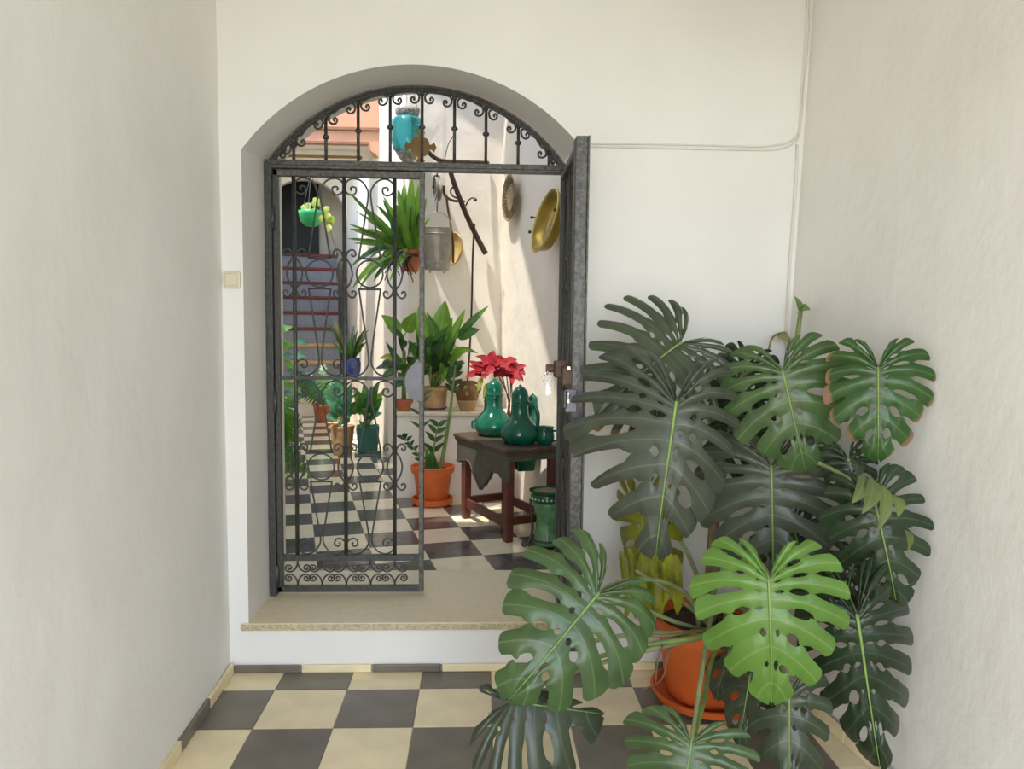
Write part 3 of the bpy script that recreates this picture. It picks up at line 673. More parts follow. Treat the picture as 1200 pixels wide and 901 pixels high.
LV = [
 # junction, apex, material, kwargs, height on the stem
 ((797,402,-.46),(700,474,-.58),'lf_dark',dict(width=1.3,lobes=10,slit=.40,gap=.13,droop=.25,fold=.25,roll=-18,seed=1,tipc=.05,asym=(1.1,1.0)),.95),
 ((792,474,-.70),(764,665,-.74),'lf_grey',dict(width=1.0,lobes=11,slit=.42,gap=.15,hs_=1.4,droop=.15,fold=.7,roll=-6,seed=2,tipc=.16,asym=(1.4,.72)),.9),
 ((917,436,-.68),(947,558,-.74),'lf_mid',dict(width=1.2,lobes=9,slit=.6,gap=.09,droop=.2,fold=.3,roll=4,seed=3),1.05),
 ((1029,432,-.86),(1030,545,-.88),'lf_green',dict(width=.98,lobes=9,slit=.62,gap=.10,droop=.1,fold=.2,roll=6,seed=4),1.1),
 ((904,548,-.60),(907,700,-.66),'lf_grey',dict(width=1.16,lobes=11,slit=.64,gap=.07,droop=.15,fold=.3,roll=0,seed=5,tipc=.05),.85),
 ((901,681,-1.0),(906,838,-1.06),'lf_brt',dict(width=1.08,lobes=9,slit=.6,gap=.09,droop=.15,fold=.3,roll=3,seed=6,tipc=.1),.45),
 ((700,697,-.84),(594,826,-1.0),'lf_mid',dict(width=1.08,lobes=9,slit=.6,gap=.10,droop=.15,fold=.3,roll=4,seed=17,tipc=.12,asym=(1.05,.95)),.4),
 ((600,822,-.90),(716,838,-.86),'lf_dark',dict(width=1.5,lobes=8,slit=.35,gap=.10,droop=.1,fold=.25,roll=0,seed=8,tipc=.12,asym=(1.2,.2)),None),
 ((810,872,-1.14),(792,985,-1.22),'lf_mid',dict(width=1.5,lobes=8,slit=.5,gap=.11,droop=.1,fold=.3,roll=0,seed=9),.35),
 ((925,818,-.92),(925,945,-1.0),'lf_dark',dict(width=.8,lobes=7,slit=.5,gap=.11,droop=.1,fold=.5,roll=0,seed=10,tipc=.1),.4),
 ((1004,722,-1.0),(1034,912,-1.04),'lf_deep',dict(width=.66,lobes=11,slit=.55,gap=.10,droop=.05,fold=.6,roll=8,seed=11,tipc=.14),.6),
 ((1026,592,-.95),(1056,722,-.98),'lf_deep',dict(width=.86,lobes=9,slit=.5,gap=.12,droop=.1,fold=.5,roll=8,seed=12,tipc=.12),.9),
 ((872,432,-.34),(838,520,-.36),'lf_deep',dict(width=.9,lobes=8,slit=.55,gap=.10,droop=.3,fold=.5,roll=-10,seed=13),1.0),
 ((860,480,-.34),(832,585,-.36),'lf_deep',dict(width=.8,lobes=10,slit=.4,gap=.16,droop=.2,fold=.5,roll=-20,seed=14),.9),
 ((760,462,-.50),(692,492,-.54),'lf_brn',dict(width=.85,lobes=8,slit=.45,gap=.14,droop=.3,fold=.5,roll=-15,seed=15,tipc=.2),.9),
 ((995,540,-.74),(1010,612,-.78),'lf_deep',dict(width=.85,lobes=9,slit=.5,gap=.11,droop=.2,fold=.4,roll=10,seed=16),1.0),
 ((858,752,-.50),(836,822,-.56),'lf_dark',dict(width=.75,lobes=6,slit=.7,gap=.07,droop=.2,fold=.6,roll=-10,seed=18),.4),
 ((1000,660,-.74),(985,730,-.78),'lf_deep',dict(width=.9,lobes=8,slit=.5,gap=.10,droop=.2,fold=.4,roll=0,seed=19),.7),
 ((752,606,-.34),(768,735,-.34),'lf_yel',dict(width=.6,lobes=9,slit=.3,gap=.08,droop=.1,fold=.9,roll=-10,seed=20,tipc=.3),.5),
 ((880,790,-.80),(862,880,-.86),'lf_dark',dict(width=.7,lobes=7,slit=.6,gap=.09,droop=.2,fold=.5,roll=-10,seed=22),None),
 ((930,620,-.52),(960,720,-.56),'lf_deep',dict(width=.9,lobes=9,slit=.5,gap=.10,droop=.2,fold=.4,roll=10,seed=23),None),
]
for j, a, m_, kw, sz in LV:
    st_ = None if sz is None else SZ(sz) if sz > .5 else PC+V((random.Random(j[0]).uniform(-.07,.07), random.Random(j[1]).uniform(-.06,.06), .31))
    monstera(mo, j, a, m_, stem=st_, **kw)
# petiole of the low left leaves, young shoot, stray roots
def stalk(pts, r0, r1, m, name='petiole', root=None):
    return MB().tube(smooth_path([P(*p) for p in pts], 6), lambda t: r0+(r1-r0)*t, 7).build(name, M[m], root or mo, smooth=True)
stalk([(745,668,-.40),(780,690,-.36),(812,715,-.32),(835,738,-.28)], .007, .009, 'stemd')
stalk([(752,712,-.46),(790,728,-.40),(835,742,-.30)], .008, .010, 'stemd')
stalk([(690,752,-.42),(750,742,-.45),(800,742,-.45),(850,738,-.32)], .008, .012, 'stemd')
stalk([(700,770,-.44),(750,757,-.5),(810,748,-.5),(850,740,-.34)], .009, .013, 'stem')
stalk([(600,822,-.82),(640,800,-.72),(720,772,-.56),(800,752,-.48),(850,742,-.34)], .006, .011, 'stemd')
stalk([(814,860,-1.1),(826,815,-.8),(832,780,-.56),(845,745,-.40)], .008, .010, 'stem')
stalk([(768,800,-.52),(772,770,-.53),(782,752,-.51),(815,738,-.36)], .003, .004, 'stemb', 'aerial_root')
stalk([(752,808,-.48),(776,795,-.52),(786,760,-.51),(815,742,-.34)], .0025, .004, 'stemb', 'aerial_root')
stalk([(760,745,-.50),(790,744,-.50),(815,738,-.42),(840,735,-.3)], .004, .005, 'stemb', 'aerial_root')
stalk([(932,430,-.13),(934,400,-.13),(937,375,-.13),(939,362,-.13)], .012, .008, 'stem', 'young_shoot')
blade(mo, P(938,366,-.14), P(931,347,-.15), .03, 'lf_new', .3, .3, (0,-1,.3))
blade(mo, P(937,366,-.15), P(950,363,-.22), .05, 'lf_new', .3, .4, (0,-1,.3))
stalk([(900,415,-.1),(905,396,-.08),(916,390,-.07),(922,392,-.06),(925,402,-.06)], .004, .006, 'stemb', 'aerial_root')
blade(mo, P(910,393,-.07), P(927,398,-.08), .035, 'lf_dry', .2, .3, (0,-1,.3))
# olive folded lobes above the right leaf
for (b0, t0, wd) in (((1012,556),(998,590),.055),((1022,560),(1010,602),.06),((1034,568),(1028,622),.05),((1046,580),(1052,606),.05),((1000,538),(1004,560),.05),((1060,620),(1064,645),.03)):
    blade(mo, P(*b0,-.99), P(*t0,-1.05), wd, 'lf_olive' if b0[0] > 1005 else 'lf_deep', .3, .3, (.2,-1,.4), 'leaf_lobe')
ry = random.Random(31)
for k in range(15):
    x = 730+4.2*k+ry.uniform(-3,3); y = 640+ry.uniform(0,28)+.3*abs(k-9)
    blade(mo, P(x, y, -.33+ry.uniform(-.03,.02)), P(x+ry.uniform(-2,9), y+ry.uniform(50,80), -.33+ry.uniform(-.04,.02)), ry.uniform(.03,.045), 'lf_yel', .15, .5, (ry.uniform(-.5,.5),-1,.3), 'leaf_lobe', shape='strap', n=7)

# ------------------------------------------------------------------ patio: table and green pottery
TA, TB_ = PZ(545, 607, FZ), PZ(598, 637, FZ); TB_ = TA+(TB_-TA)*.93
e1 = (TB_-TA); e1.z = 0; TLEN = e1.length; e1.normalize(); e2 = V((-e1.y, e1.x, 0)); TZ = .775
tX = Matrix(((e1.x,e2.x,0,TA.x),(e1.y,e2.y,0,TA.y),(0,0,1,0),(0,0,0,1)))
tbl = thing('side_table', TA, 'dark wooden side table with scalloped apron carrying green jugs', 'table')
def tm(): m_ = MB(); m_.xf = tX; return m_
TD = .36; a0, a1 = -.06, TLEN+.07
for (x, y) in ((0,.0),(TLEN,.0),(0,TD-.05),(TLEN,TD-.05)):
    tm().add([(x-.026,y-.02,FZ),(x+.026,y-.02,FZ),(x+.026,y+.032,FZ),(x-.026,y+.032,FZ),(x-.03,y-.02,TZ-.05),(x+.03,y-.02,TZ-.05),(x+.03,y+.036,TZ-.05),(x-.03,y+.036,TZ-.05)],
             [(0,3,2,1),(4,5,6,7),(0,1,5,4),(1,2,6,5),(2,3,7,6),(3,0,4,7)]).build('leg', M['woodr'], tbl, bevel=.006)
for y in (.0, TD-.05): tm().box(.026, TLEN-.026, y-.006, y+.018, FZ+.08, FZ+.14).build('stretcher', M['woodr'], tbl, bevel=.004)
for x in (0, TLEN): tm().box(x-.014, x+.014, .03, TD-.07, FZ+.10, FZ+.15).build('stretcher', M['woodr'], tbl, bevel=.004)
tm().box(a0-.02, a1+.02, -.06, .085, TZ-.012, TZ+.012).build('top_board', M['wood'], tbl, bevel=.006)
tm().box(a0-.02, a1+.02, .088, .235, TZ-.012, TZ+.012).build('top_board', M['wood'], tbl, bevel=.006)
tm().box(a0-.02, a1+.02, .238, TD+.02, TZ-.012, TZ+.012).build('top_board', M['wood'], tbl, bevel=.006)
tm().box(a0-.012, a1+.012, -.052, TD+.012, TZ-.03, TZ-.012).build('moulding', M['wood'], tbl, bevel=.005)
tm().box(a0-.004, a1+.004, -.044, TD+.006, TZ-.046, TZ-.03).build('moulding', M['woodg'], tbl, bevel=.005)
# scalloped apron: the long face
def apron(n_, l0, l1, y0, y1, par, name, prof):
    bot = []
    for i in range(n_+1):
        u = i/n_; bot.append((l0+(l1-l0)*u, prof(u)))
    vs = []; fs = []
    for y in (y0, y1):
        for x, d in bot: vs.append((x, y, TZ-.046)); vs.append((x, y, TZ-.046-d))
    k = 2*(n_+1)
    for i in range(n_):
        a, b, c, d = 2*i, 2*i+1, 2*i+3, 2*i+2
        fs += [(a,b,c,d), (k+d,k+c,k+b,k+a), (b,k+b,k+c,c), (a,d,k+d,k+a)]
    fs += [(0,k,k+1,1), (2*n_,2*n_+1,k+2*n_+1,k+2*n_)]
    return tm().add(vs, fs).build(name, M['woodg'], par)
def ap(u):
    s = abs(u-.5)*2
    base = .105+.15*max(0, 1-s/.42)**.7 if s < .42 else .105+.03*max(0,(s-.7)/.3)**.6
    return base+.010*abs(sin(9.5*pi*u))
o = apron(60, a0+.0, a1-.0, -.036, -.018, tbl, 'apron', ap)
pth = [tX @ V((a0+(a1-a0)*i/60, -.039, TZ-.046-ap(i/60)+.006)) for i in range(61)]
MB().tube(pth, .0055, 5).build('carved_edge', M['wood'], o, smooth=True)
apron(24, 0, 1, 0, 0, tbl, 'apron', lambda u: .08) if False else None
tm().box(a0+.0, a0+.016, -.018, TD-.0, TZ-.12, TZ-.046).build('apron', M['woodg'], tbl)
tm().box(a1-.016, a1, -.018, TD-.0, TZ-.065, TZ-.046).build('apron', M['woodg'], tbl)

def pot_on(px, py, Z): return PZ(px, py, Z)
TT = TZ+.012
JUG = [(0,0),(.078,0),(.09,.006),(.112,.04),(.113,.066),(.1,.10),(.072,.132),(.054,.155),(.048,.18),(.047,.225),(.052,.236),(.053,.246),(.047,.252),(.049,.275),(.042,.305),(.022,.327),(0,.332)]
def jug(px, py, sc, label, handle=None, cap=True):
    c = pot_on(px, py, TT); c.z = TT
    j = thing('ceramic_jug', c, label, 'jug', 'green glazed pottery on the table')
    body = [(r*sc, z*sc) for r, z in JUG[:11]]+[(.022*sc,.237*sc),(.02*sc,.19*sc),(0,.19*sc)]
    MB().lathe(body, c, 28).build('body', M['green'], j, smooth=True)
    MB().lathe([(0,.238*sc)]+[(r*sc, z*sc) for r, z in JUG[10:]], c, 24).build('stopper', M['green'], j, smooth=True)
    MB().ball(c+V((0,0,.333*sc)), .010*sc).build('knob', M['green'], j, smooth=True)
    if handle is not None:
        d = V((cos(handle), sin(handle), 0))
        MB().tube(smooth_path([c+d*.03*sc+V((0,0,.225*sc)), c+d*.075*sc+V((0,0,.235*sc)), c+d*.105*sc+V((0,0,.19*sc)), c+d*.11*sc+V((0,0,.13*sc)), c+d*.1*sc+V((0,0,.09*sc))], 5), .011*sc, 8).build('handle', M['green'], j, smooth=True)
    return j
jug(579, 510, 1.13, 'green glazed bottle jug with stopper, left of the two largest on the table')
jug(609, 519, 1.08, 'green glazed bottle jug with handle, right of the two largest on the table', handle=-.35)
jug(624, 505, .78, 'smaller green glazed jug behind the green cup on the table', handle=.1)
jug(573, 499, .76, 'green glazed jug half hidden behind the left bottle jug')
def cup(px, py, r, h, label, ha):
    c = pot_on(px, py, TT); c.z = TT
    t = thing('ceramic_cup', c, label, 'cup', 'green glazed cups on the table')
    MB().lathe([(0,0),(r*.7,0),(r*.8,.006),(r*1.05,h*.35),(r*.98,h*.65),(r*.9,h*.85),(r*1.02,h),(r*.92,h*.98),(r*.82,h*.8),(r*.85,h*.3),(0,h*.12)], c, 24).build('body', M['green'], t, smooth=True)
    d = V((cos(ha), sin(ha), 0))
    MB().tube(smooth_path([c+d*r*.9+V((0,0,h*.8)), c+d*r*1.45+V((0,0,h*.75)), c+d*r*1.45+V((0,0,h*.3)), c+d*r*.95+V((0,0,h*.2))], 5), .007, 7).build('handle', M['green'], t, smooth=True)
cup(638, 520, .06, .108, 'round green glazed cup at the near end of the table', -.4)
cup(562, 505, .035, .09, 'narrow green glazed cup at the far left of the table', pi)
# square green pot under the table end
c = PP(613, 550, W0P+W0N*.098, W0N)
gp = thing('wall_pot', c, 'square dark green glazed pot on the wall behind the table', 'pot')
m_ = MB(); m_.xf = Matrix.Translation(c) @ Matrix.Rotation(HD, 4, 'Z')
m_.add([(-.06,-.075,0),(.06,-.075,0),(.06,.075,0),(-.06,.075,0),(-.08,-.1,.19),(.085,-.1,.19),(.085,.1,.19),(-.08,.1,.19)], [(0,3,2,1),(0,1,5,4),(1,2,6,5),(2,3,7,6),(3,0,4,7),(4,5,6,7)])
m_.build('body', M['greend'], gp, bevel=.008)
m_ = MB(); m_.xf = Matrix.Translation(c) @ Matrix.Rotation(HD, 4, 'Z')
m_.box(-.087, .092, -.107, .107, .165, .19).build('rim', M['greend'], gp, bevel=.006)
# poinsettia behind the jugs
pc = P(590, 470, 2.12); pc.z = TT
pc = V((.19, 1.93, TT))
pt = thing('poinsettia', pc, 'potted poinsettia with bright red bracts behind the green jugs', 'plant')
MB().lathe([(0,0),(.045,0),(.06,.10),(.066,.10),(.066,.12),(.056,.12),(.05,.09),(0,.09)], pc, 20).build('pot', M['greend'], pt, smooth='auto')
rp_ = random.Random(5)
hub = P(582, 432, 1.95)
for k in range(5):
    t0 = hub+V((rp_.uniform(-.12,.12), rp_.uniform(-.05,.05), rp_.uniform(-.07,.0)))
    MB().tube(smooth_path([pc+V((rp_.uniform(-.02,.02),0,.09)), (pc+t0)/2+V((rp_.uniform(-.05,.05),0,.02)), t0], 5), .004, 6).build('stem', M['ropet'], pt, smooth=True)
for q, (dx, dz) in enumerate(((0,.03),(-.1,-.01),(.10,-.02),(-.04,.05),(.06,.045),(-.13,-.03),(.02,0),(-.06,.01),(.13,.0))):
    h = hub+V((dx, rp_.uniform(-.05,.05), dz))
    for k in range(8):
        a = 2*pi*k/8+rp_.uniform(-.3,.3); l = rp_.uniform(.07,.12); up_ = rp_.uniform(-.05,.04)
        blade(pt, h, h+V((cos(a)*l, -.03+sin(a)*l*.45, sin(a)*l*.4+up_)), rp_.uniform(.045,.07), 'lf_red', .15, .25, (0,-1,.7), 'bract', n=6)
blade(pt, hub+V((.12,0,-.03)), hub+V((.185,-.03,-.085)), .06, 'lf_red', .2, .2, (.3,-.6,1), 'bract', n=6)
for (x, z, l) in ((-.06,-.16,.10),(-.02,-.2,.09),(-.10,-.12,.08)):
    blade(pt, hub+V((x,0,z+.06)), hub+V((x-.03,-.03,z-l*.5)), .04, 'lf_lime', .2, .2, (0,-1,.4))

# ------------------------------------------------------------------ green fluted planter in its iron stand
c = PZ(641, 640, FZ); c.z = FZ
vs_ = thing('fluted_planter', c, 'green glazed fluted planter with beaded rim in an iron stand by the gate', 'planter')
MB().lathe([(0,.02),(.085,.02),(.09,.03),(.078,.06),(.066,.12),(.066,.17),(.078,.24),(.086,.27),(.08,.28)], c, 36, rf=lambda a, z: 1+.035*cos(12*a)).build('body', M['pale'], vs_, smooth=True)
MB().lathe([(.08,.268),(.10,.285),(.104,.31),(.098,.325),(.11,.335),(.112,.345),(.1,.348),(.09,.335),(0,.33)], c, 36).build('rim', M['greend'], vs_, smooth='auto')
for k in range(26):
    a = 2*pi*k/26; MB().ball(c+V((.104*cos(a), .104*sin(a), .300)), .0065, 6, 4).build('bead', M['bead'], vs_, smooth=True)
MB().lathe([(0,.342),(.06,.345),(.092,.336),(0,.33)], c, 18).build('soil', M['stemb'], vs_)
for k in range(3):
    a = pi+.15+2*pi*k/3; d = V((cos(a), sin(a), 0))
    MB().tube(smooth_path([c+d*.105+V((0,0,.30)), c+d*.098+V((0,0,.2)), c+d*.092+V((0,0,.1)), c+d*.12+V((0,0,.02)), c+d*.15+V((0,0,.014)), c+d*.145+V((0,0,.035))], 5), .0085, 7).build('stand_leg', M['iron'], vs_, smooth=True)
MB().tube([c+V((.098*cos(a*pi/12), .098*sin(a*pi/12), .05)) for a in range(25)], .006, 6, cap=False).build('stand_ring', M['iron'], vs_, smooth=True)

# ------------------------------------------------------------------ plates on the wall
def on_wall(px, py, off): return PP(px, py, W0P+W0N*off, W0N)
def dish_xf(c, tilt=0, n=W0N):
    z = V(n); y = V((0,0,1)); x = y.cross(z).normalized()
    z = Quaternion(x, radians(-tilt)) @ z; y = z.cross(x)
    return Matrix(((x.x,y.x,z.x,c.x),(x.y,y.y,z.y,c.y),(x.z,y.z,z.z,c.z),(0,0,0,1)))
c = on_wall(599.5, 232, .03)
pl = thing('pierced_plate', c, 'round pierced brass plate with radiating slots on the patio wall', 'plate')
m_ = MB(); m_.xf = dish_xf(c); m_.lathe([(0,.012),(.085,.012),(.095,.004),(.16,.02),(.172,.028),(.176,.022),(.16,.01),(.09,-.006),(0,0)], (0,0,0), 40).build('dish', M['brassd'], pl, smooth='auto')
for k in range(32):
    m_ = MB(); m_.xf = dish_xf(c) @ Matrix.Rotation(2*pi*k/32, 4, 'Z'); m_.add([(.105,-.004,.0105),(.152,-.0065,.0215),(.152,.0065,.0215),(.105,.004,.0105),(.105,-.004,.006),(.152,-.0065,.017),(.152,.0065,.017),(.105,.004,.006)], [(0,1,2,3),(4,7,6,5),(0,4,5,1),(1,5,6,2),(2,6,7,3),(3,7,4,0)]).build('slot', M['wood'], pl)
for k in range(28):
    m_ = MB(); m_.xf = dish_xf(c); a = 2*pi*k/28; m_.ball((.09*cos(a), .09*sin(a), .011), .0055, 6, 4).build('bead', M['bare'], pl, smooth=True)
c = on_wall(643.5, 260, .085)
tr_ = thing('brass_tray', c, 'large round yellow brass basin leaning on pegs on the patio wall', 'tray')
m_ = MB(); m_.xf = dish_xf(c, 15); m_.lathe([(0,-.03),(.145,-.03),(.165,-.02),(.19,.03),(.202,.034),(.205,.028),(.195,.015),(.175,-.035),(.15,-.042),(0,-.042)], (0,0,0), 44).build('basin', M['brass'], tr_, smooth='auto')
m_ = MB(); m_.xf = dish_xf(c, 15); m_.tube([V((.204*cos(a*pi/20), .204*sin(a*pi/20), .032)) for a in range(41)], .0065, 6, cap=False).build('rolled_rim', mat('bright_brass', 'cdb765', .3, .1, 8, metal=.6), tr_, smooth=True)
for (px, py) in ((626.5,255),(624,272),(654,246),(651,264)):
    q = on_wall(px, py, .095); MB().tube([q-W0N*.04, q+W0N*.02], .006, 7).ball(q+W0N*.02, .011).build('peg', M['wood'], tr_, smooth=True)

# ------------------------------------------------------------------ well bracket, pulley, bucket
bk = thing('well_bracket', P(568, 295, 2.86), 'dark wrought-iron well bracket with curled brace and cross-shaped bronze finial', 'bracket')
A0, A1 = P(572, 191, 2.88), P(500, 180, 2.42)
MB().tube(smooth_path([A0, P(552,190,2.75), P(530,189.5,2.6), P(516,188,2.5), P(507,183,2.44), P(500,176,2.42)], 6), .016, 8).build('arm', M['wood'], bk, smooth=True)
MB().tube(smooth_path([P(526,189,2.58), P(529,205,2.60), P(537,228,2.66), P(548,255,2.74), P(560,280,2.82), P(569,297,2.87)], 6), lambda t: .019+.004*t, 8).build('brace', M['wood'], bk, smooth=True)
MB().tube(smooth_path([P(546,241,2.70), P(549,235,2.68), P(553,232,2.66), P(557,233,2.66), P(556,236,2.66)], 5), .006, 6).ball(P(557,234,2.66), .014).build('curl', M['wood'], bk, smooth=True)
MB().tube(smooth_path([P(545,236,2.70), P(538,233,2.66), P(531,230,2.62), P(528,225,2.6), P(530,220,2.6), P(534,222,2.62)], 5), .007, 6).build('curl', M['wood'], bk, smooth=True)
MB().tube(smooth_path([P(532,158,2.6), P(525,170,2.58), P(521,188,2.54)], 5), .004, 6).build('tie_wire', M['iron'], bk, smooth=True)
fc = P(492.5, 172, 2.40); fn = (CAM-fc).normalized(); fx = V((0,0,1)).cross(fn).normalized(); fy = fn.cross(fx)
px1 = (2.40+CAM_D)/F_PX
pts = []
for q in range(4):
    a0_ = q*pi/2
    for (rr_, da) in ((12,-.78+.05),(11.5,-.45),(10.5,-.28),(13.5,-.22),(16.5,-.36),(18.5,0),(16.5,.36),(13.5,.22),(10.5,.28),(11.5,.45)): pts.append((rr_*cos(a0_+da), rr_*sin(a0_+da)))
m_ = MB(); m_.xf = Matrix(((fx.x,fy.x,fn.x,fc.x),(fx.y,fy.y,fn.y,fc.y),(fx.z,fy.z,fn.z,fc.z),(0,0,0,1)))
m_.prism([V((x*px1, y*px1, 0)) for x, y in pts], -.008, .008)
tag(m_.build('finial', M['bronze'], bk), 'bronze cross-shaped finial')
pu = P(512, 222, 2.48)
pl_ = thing('pulley', pu, 'rusty iron pulley hanging from the well bracket', 'pulley')
ax_ = V((.93,.3,0)).normalized()
Rm = Matrix.Translation(pu) @ ax_.to_track_quat('Z', 'Y').to_matrix().to_4x4()
m_ = MB(); m_.xf = Rm; m_.lathe([(0,-.014),(.02,-.014),(.022,-.02),(.03,-.02),(.03,.02),(.022,.02),(.02,.014),(0,.014)], (0,0,0), 20).build('hub', M['rust'], pl_, smooth='auto')
m_ = MB(); m_.xf = Rm; m_.lathe([(.058,-.016),(.082,-.022),(.082,-.012),(.07,0),(.082,.012),(.082,.022),(.058,.016),(.058,-.016)], (0,0,0), 28).build('wheel', M['galv'], pl_, smooth='auto')
for k in range(4):
    m_ = MB(); m_.xf = Rm @ Matrix.Rotation(k*pi/2+.4, 4, 'Z'); m_.box(.025, .062, -.007, .007, -.006, .006).build('spoke', M['rust'], pl_)
MB().tube([V((pu.x,pu.y,pu.z+.09)), P(513,190,2.48)], .005, 6).build('hook', M['iron'], pl_, smooth=True)
m_ = MB(); m_.xf = Rm; m_.tube(smooth_path([V((0,.0,-.03)), V((0,.09,-.02)), V((0,.1,.0)), V((0,.09,.02)), V((0,0,.03))], 4), .006, 6).build('yoke', M['iron'], pl_, smooth=True)
MB().tube(smooth_path([pu+V((.05,0,.03)), P(521,228,2.50), P(528,234,2.58), P(536,236,2.64)], 5), .01, 6).build('guide_rope', M['ropet'], pl_, smooth=True)
bc = P(512, 316, 2.42); px1 = (2.42+CAM_D)/F_PX
bu = thing('bucket', bc, 'grey galvanised bucket hanging from the well pulley', 'bucket')
MB().lathe([(0,0),(14*px1,0),(14.3*px1,.004),(17*px1,46*px1),(17.6*px1,46.5*px1),(17.4*px1,47.5*px1),(16.5*px1,47*px1),(14*px1,4*px1),(0,3*px1)], bc, 32).build('body', M['galv'], bu, smooth='auto')
for z in (40, 8): MB().tube([bc+V(((17.1-.06*(46-z))*px1*cos(a*pi/16), (17.1-.06*(46-z))*px1*sin(a*pi/16), z*px1)) for a in range(33)], .0035, 6, cap=False).build('hoop', M['galv'], bu, smooth=True)
for a in (-2.3,-.9,.9,2.3): MB().box(bc.x+13*px1*cos(a)-.008, bc.x+13*px1*cos(a)+.008, bc.y+13*px1*sin(a)-.008, bc.y+13*px1*sin(a)+.008, bc.z-.02, bc.z+.01).build('foot', M['galv'], bu)
hp = [bc+V((17*px1*cos(a*pi/12), 0, 46*px1+20*px1*sin(a*pi/12))) for a in range(13)]
MB().tube(hp, .004, 6).build('handle', M['galv'], bu, smooth=True)
MB().tube([V((bc.x,bc.y,hp[6].z)), V((bc.x,bc.y,pu.z-.07))], .005, 6).build('chain', M['iron'], bu, smooth=True)
o = MB().tube(smooth_path([P(523,228,2.46), P(525,245,2.46), P(528,262,2.46), P(531,285,2.48), P(531,308,2.52)], 5), .0085, 6).build('rope', M['ropet'], None, smooth=True); tag(o, 'short brown rope end dangling beside the bucket', 'rope')
o = MB().tube(smooth_path([P(556,262,2.74), P(554,300,2.74), P(553,350,2.72), P(551,400,2.70), P(548,447,2.66)], 5), .0075, 6).build('rope', M['rope'], None, smooth=True); tag(o, 'long dark rope hanging from the well bracket down to the jar', 'rope')
c = P(534, 291, 2.74); nb = V((-.8,-.6,0)).normalized()
pb = thing('round_plate', c, 'small tan pottery plate on the back wall beside the bucket', 'plate')
m_ = MB(); m_.xf = dish_xf(c, 0, nb); m_.lathe([(0,.0),(.07,.0),(.12,.025),(.125,.02),(.075,-.012),(0,-.012)], (0,0,0), 32).build('dish', M['ochre'], pb, smooth='auto')

# ------------------------------------------------------------------ turquoise lantern
lc = P(477.5, 190, 2.62); px1 = (2.62+CAM_D)/F_PX
ln = thing('hanging_lantern', lc, 'turquoise glass lantern with pierced tin collar hanging in the arch', 'lantern')
MB().lathe([(r*px1, z*px1) for r, z in ((8,7),(13,11),(16.5,14),(16.5,17),(18.4,22),(19.4,31),(19,42),(18,46),(14.5,49.5),(11,51))], lc, 28).build('glass', M['teal'], ln, smooth=True)
MB().lathe([(r*px1, z*px1) for r, z in ((0,-1),(5,-1),(10,5),(13.3,10),(12,10.5),(0,9))], lc, 28).build('bottom_cap', M['lace'], ln, smooth='auto')
MB().lathe([(r*px1, z*px1) for r, z in ((11,50),(13.4,54),(14.2,59),(13.2,59.4),(12.2,55),(10,51))], lc, 36, rf=lambda a, z: 1+.02*cos(18*a)).build('collar', M['lace'], ln, smooth=True)
for k in range(3):
    a = 2*pi*k/3+.5; MB().tube([lc+V((13*px1*cos(a), 13*px1*sin(a), 58*px1)), lc+V((0,0,110*px1))], .003, 5).build('chain', M['galv'], ln)
MB().tube([lc+V((0,0,110*px1)), V((lc.x,lc.y,4.26))], .003, 5).build('chain', M['galv'], ln)

# ------------------------------------------------------------------ potted plants in the patio
def potted(name, c, label, prof, m, cat='plant', n=24, soilz=None, group=None):
    t = thing(name, c, label, cat, group)
    MB().lathe(prof, c, n).build('pot', M[m], t, smooth='auto')
    if soilz: MB().lathe([(0,soilz[1]+.006),(soilz[0]*.6,soilz[1]+.004),(soilz[0],soilz[1]-.004),(0,soilz[1]-.02)], c, 16).build('soil', M['soil'], t)
    return t
# orange floor pot with zamioculcas
c = PZ(507, 590, FZ); c.z = FZ
zz = potted('potted_zamioculcas', c, 'orange plastic pot on saucer with tall fleshy stems, on the patio floor', [(0,.02),(.105,.02),(.112,.03),(.14,.235),(.158,.24),(.163,.285),(.152,.288),(.145,.262),(0,.262)], 'terra', soilz=(.144,.262))
MB().lathe([(0,.0),(.13,.0),(.15,.01),(.152,.05),(.143,.05),(.138,.015),(0,.012)], c, 28).build('saucer', M['terra'], zz, smooth='auto')
yz = c.y
def zzstem(pts, r0, r1, n, l, wd, start=.35, seed=1, m='lf_zz'):
    path = smooth_path([P(a, b, yz+dy) for a, b, dy in pts], 8)
    MB().tube(path, lambda t: r0+(r1-r0)*t, 7).build('stem', M['stem'], zz, smooth=True)
    rnd = random.Random(seed)
    for k in range(n):
        u = start+(1-start)*k/max(1,n-1); i = min(len(path)-2, int(u*(len(path)-1))); p = path[i]; t = (path[i+1]-path[i]).normalized()
        for s in (-1, 1):
            d = (t*.6+V((s*.8, rnd.uniform(-.5,.3), rnd.uniform(-.1,.2)))).normalized()
            blade(zz, p, p+d*l*(1.1-.5*abs(u-.5)), wd, m, .15, .2, (-s*.3,-1,.5), n=6, K=2)
zzstem([(515,555,0),(520,530,0),(525,500,-.02),(529,470,-.03),(532,442,-.05),(534,428,-.05)], .018, .006, 6, .085, .042, .68, 2)
zzstem([(505,556,0),(499,530,-.03),(494,505,-.06),(492,480,-.08),(496,462,-.1)], .010, .004, 4, .10, .025, .55, 3)
zzstem([(502,556,0),(496,545,-.05),(488,530,-.1),(478,517,-.14),(471,512,-.16)], .007, .003, 7, .055, .028, .35, 4)
zzstem([(508,556,0),(508,535,-.03),(510,515,-.05),(514,498,-.06)], .010, .004, 4, .10, .04, .45, 5)
for (a, b, wd) in (((503,552),(500,525),.05),((508,552),(505,522),.05),((512,553),(508,530),.04)):
    blade(zz, P(*a,yz), P(*b,yz-.04), wd, 'lf_in', .15, .3, (0,-1,.2))
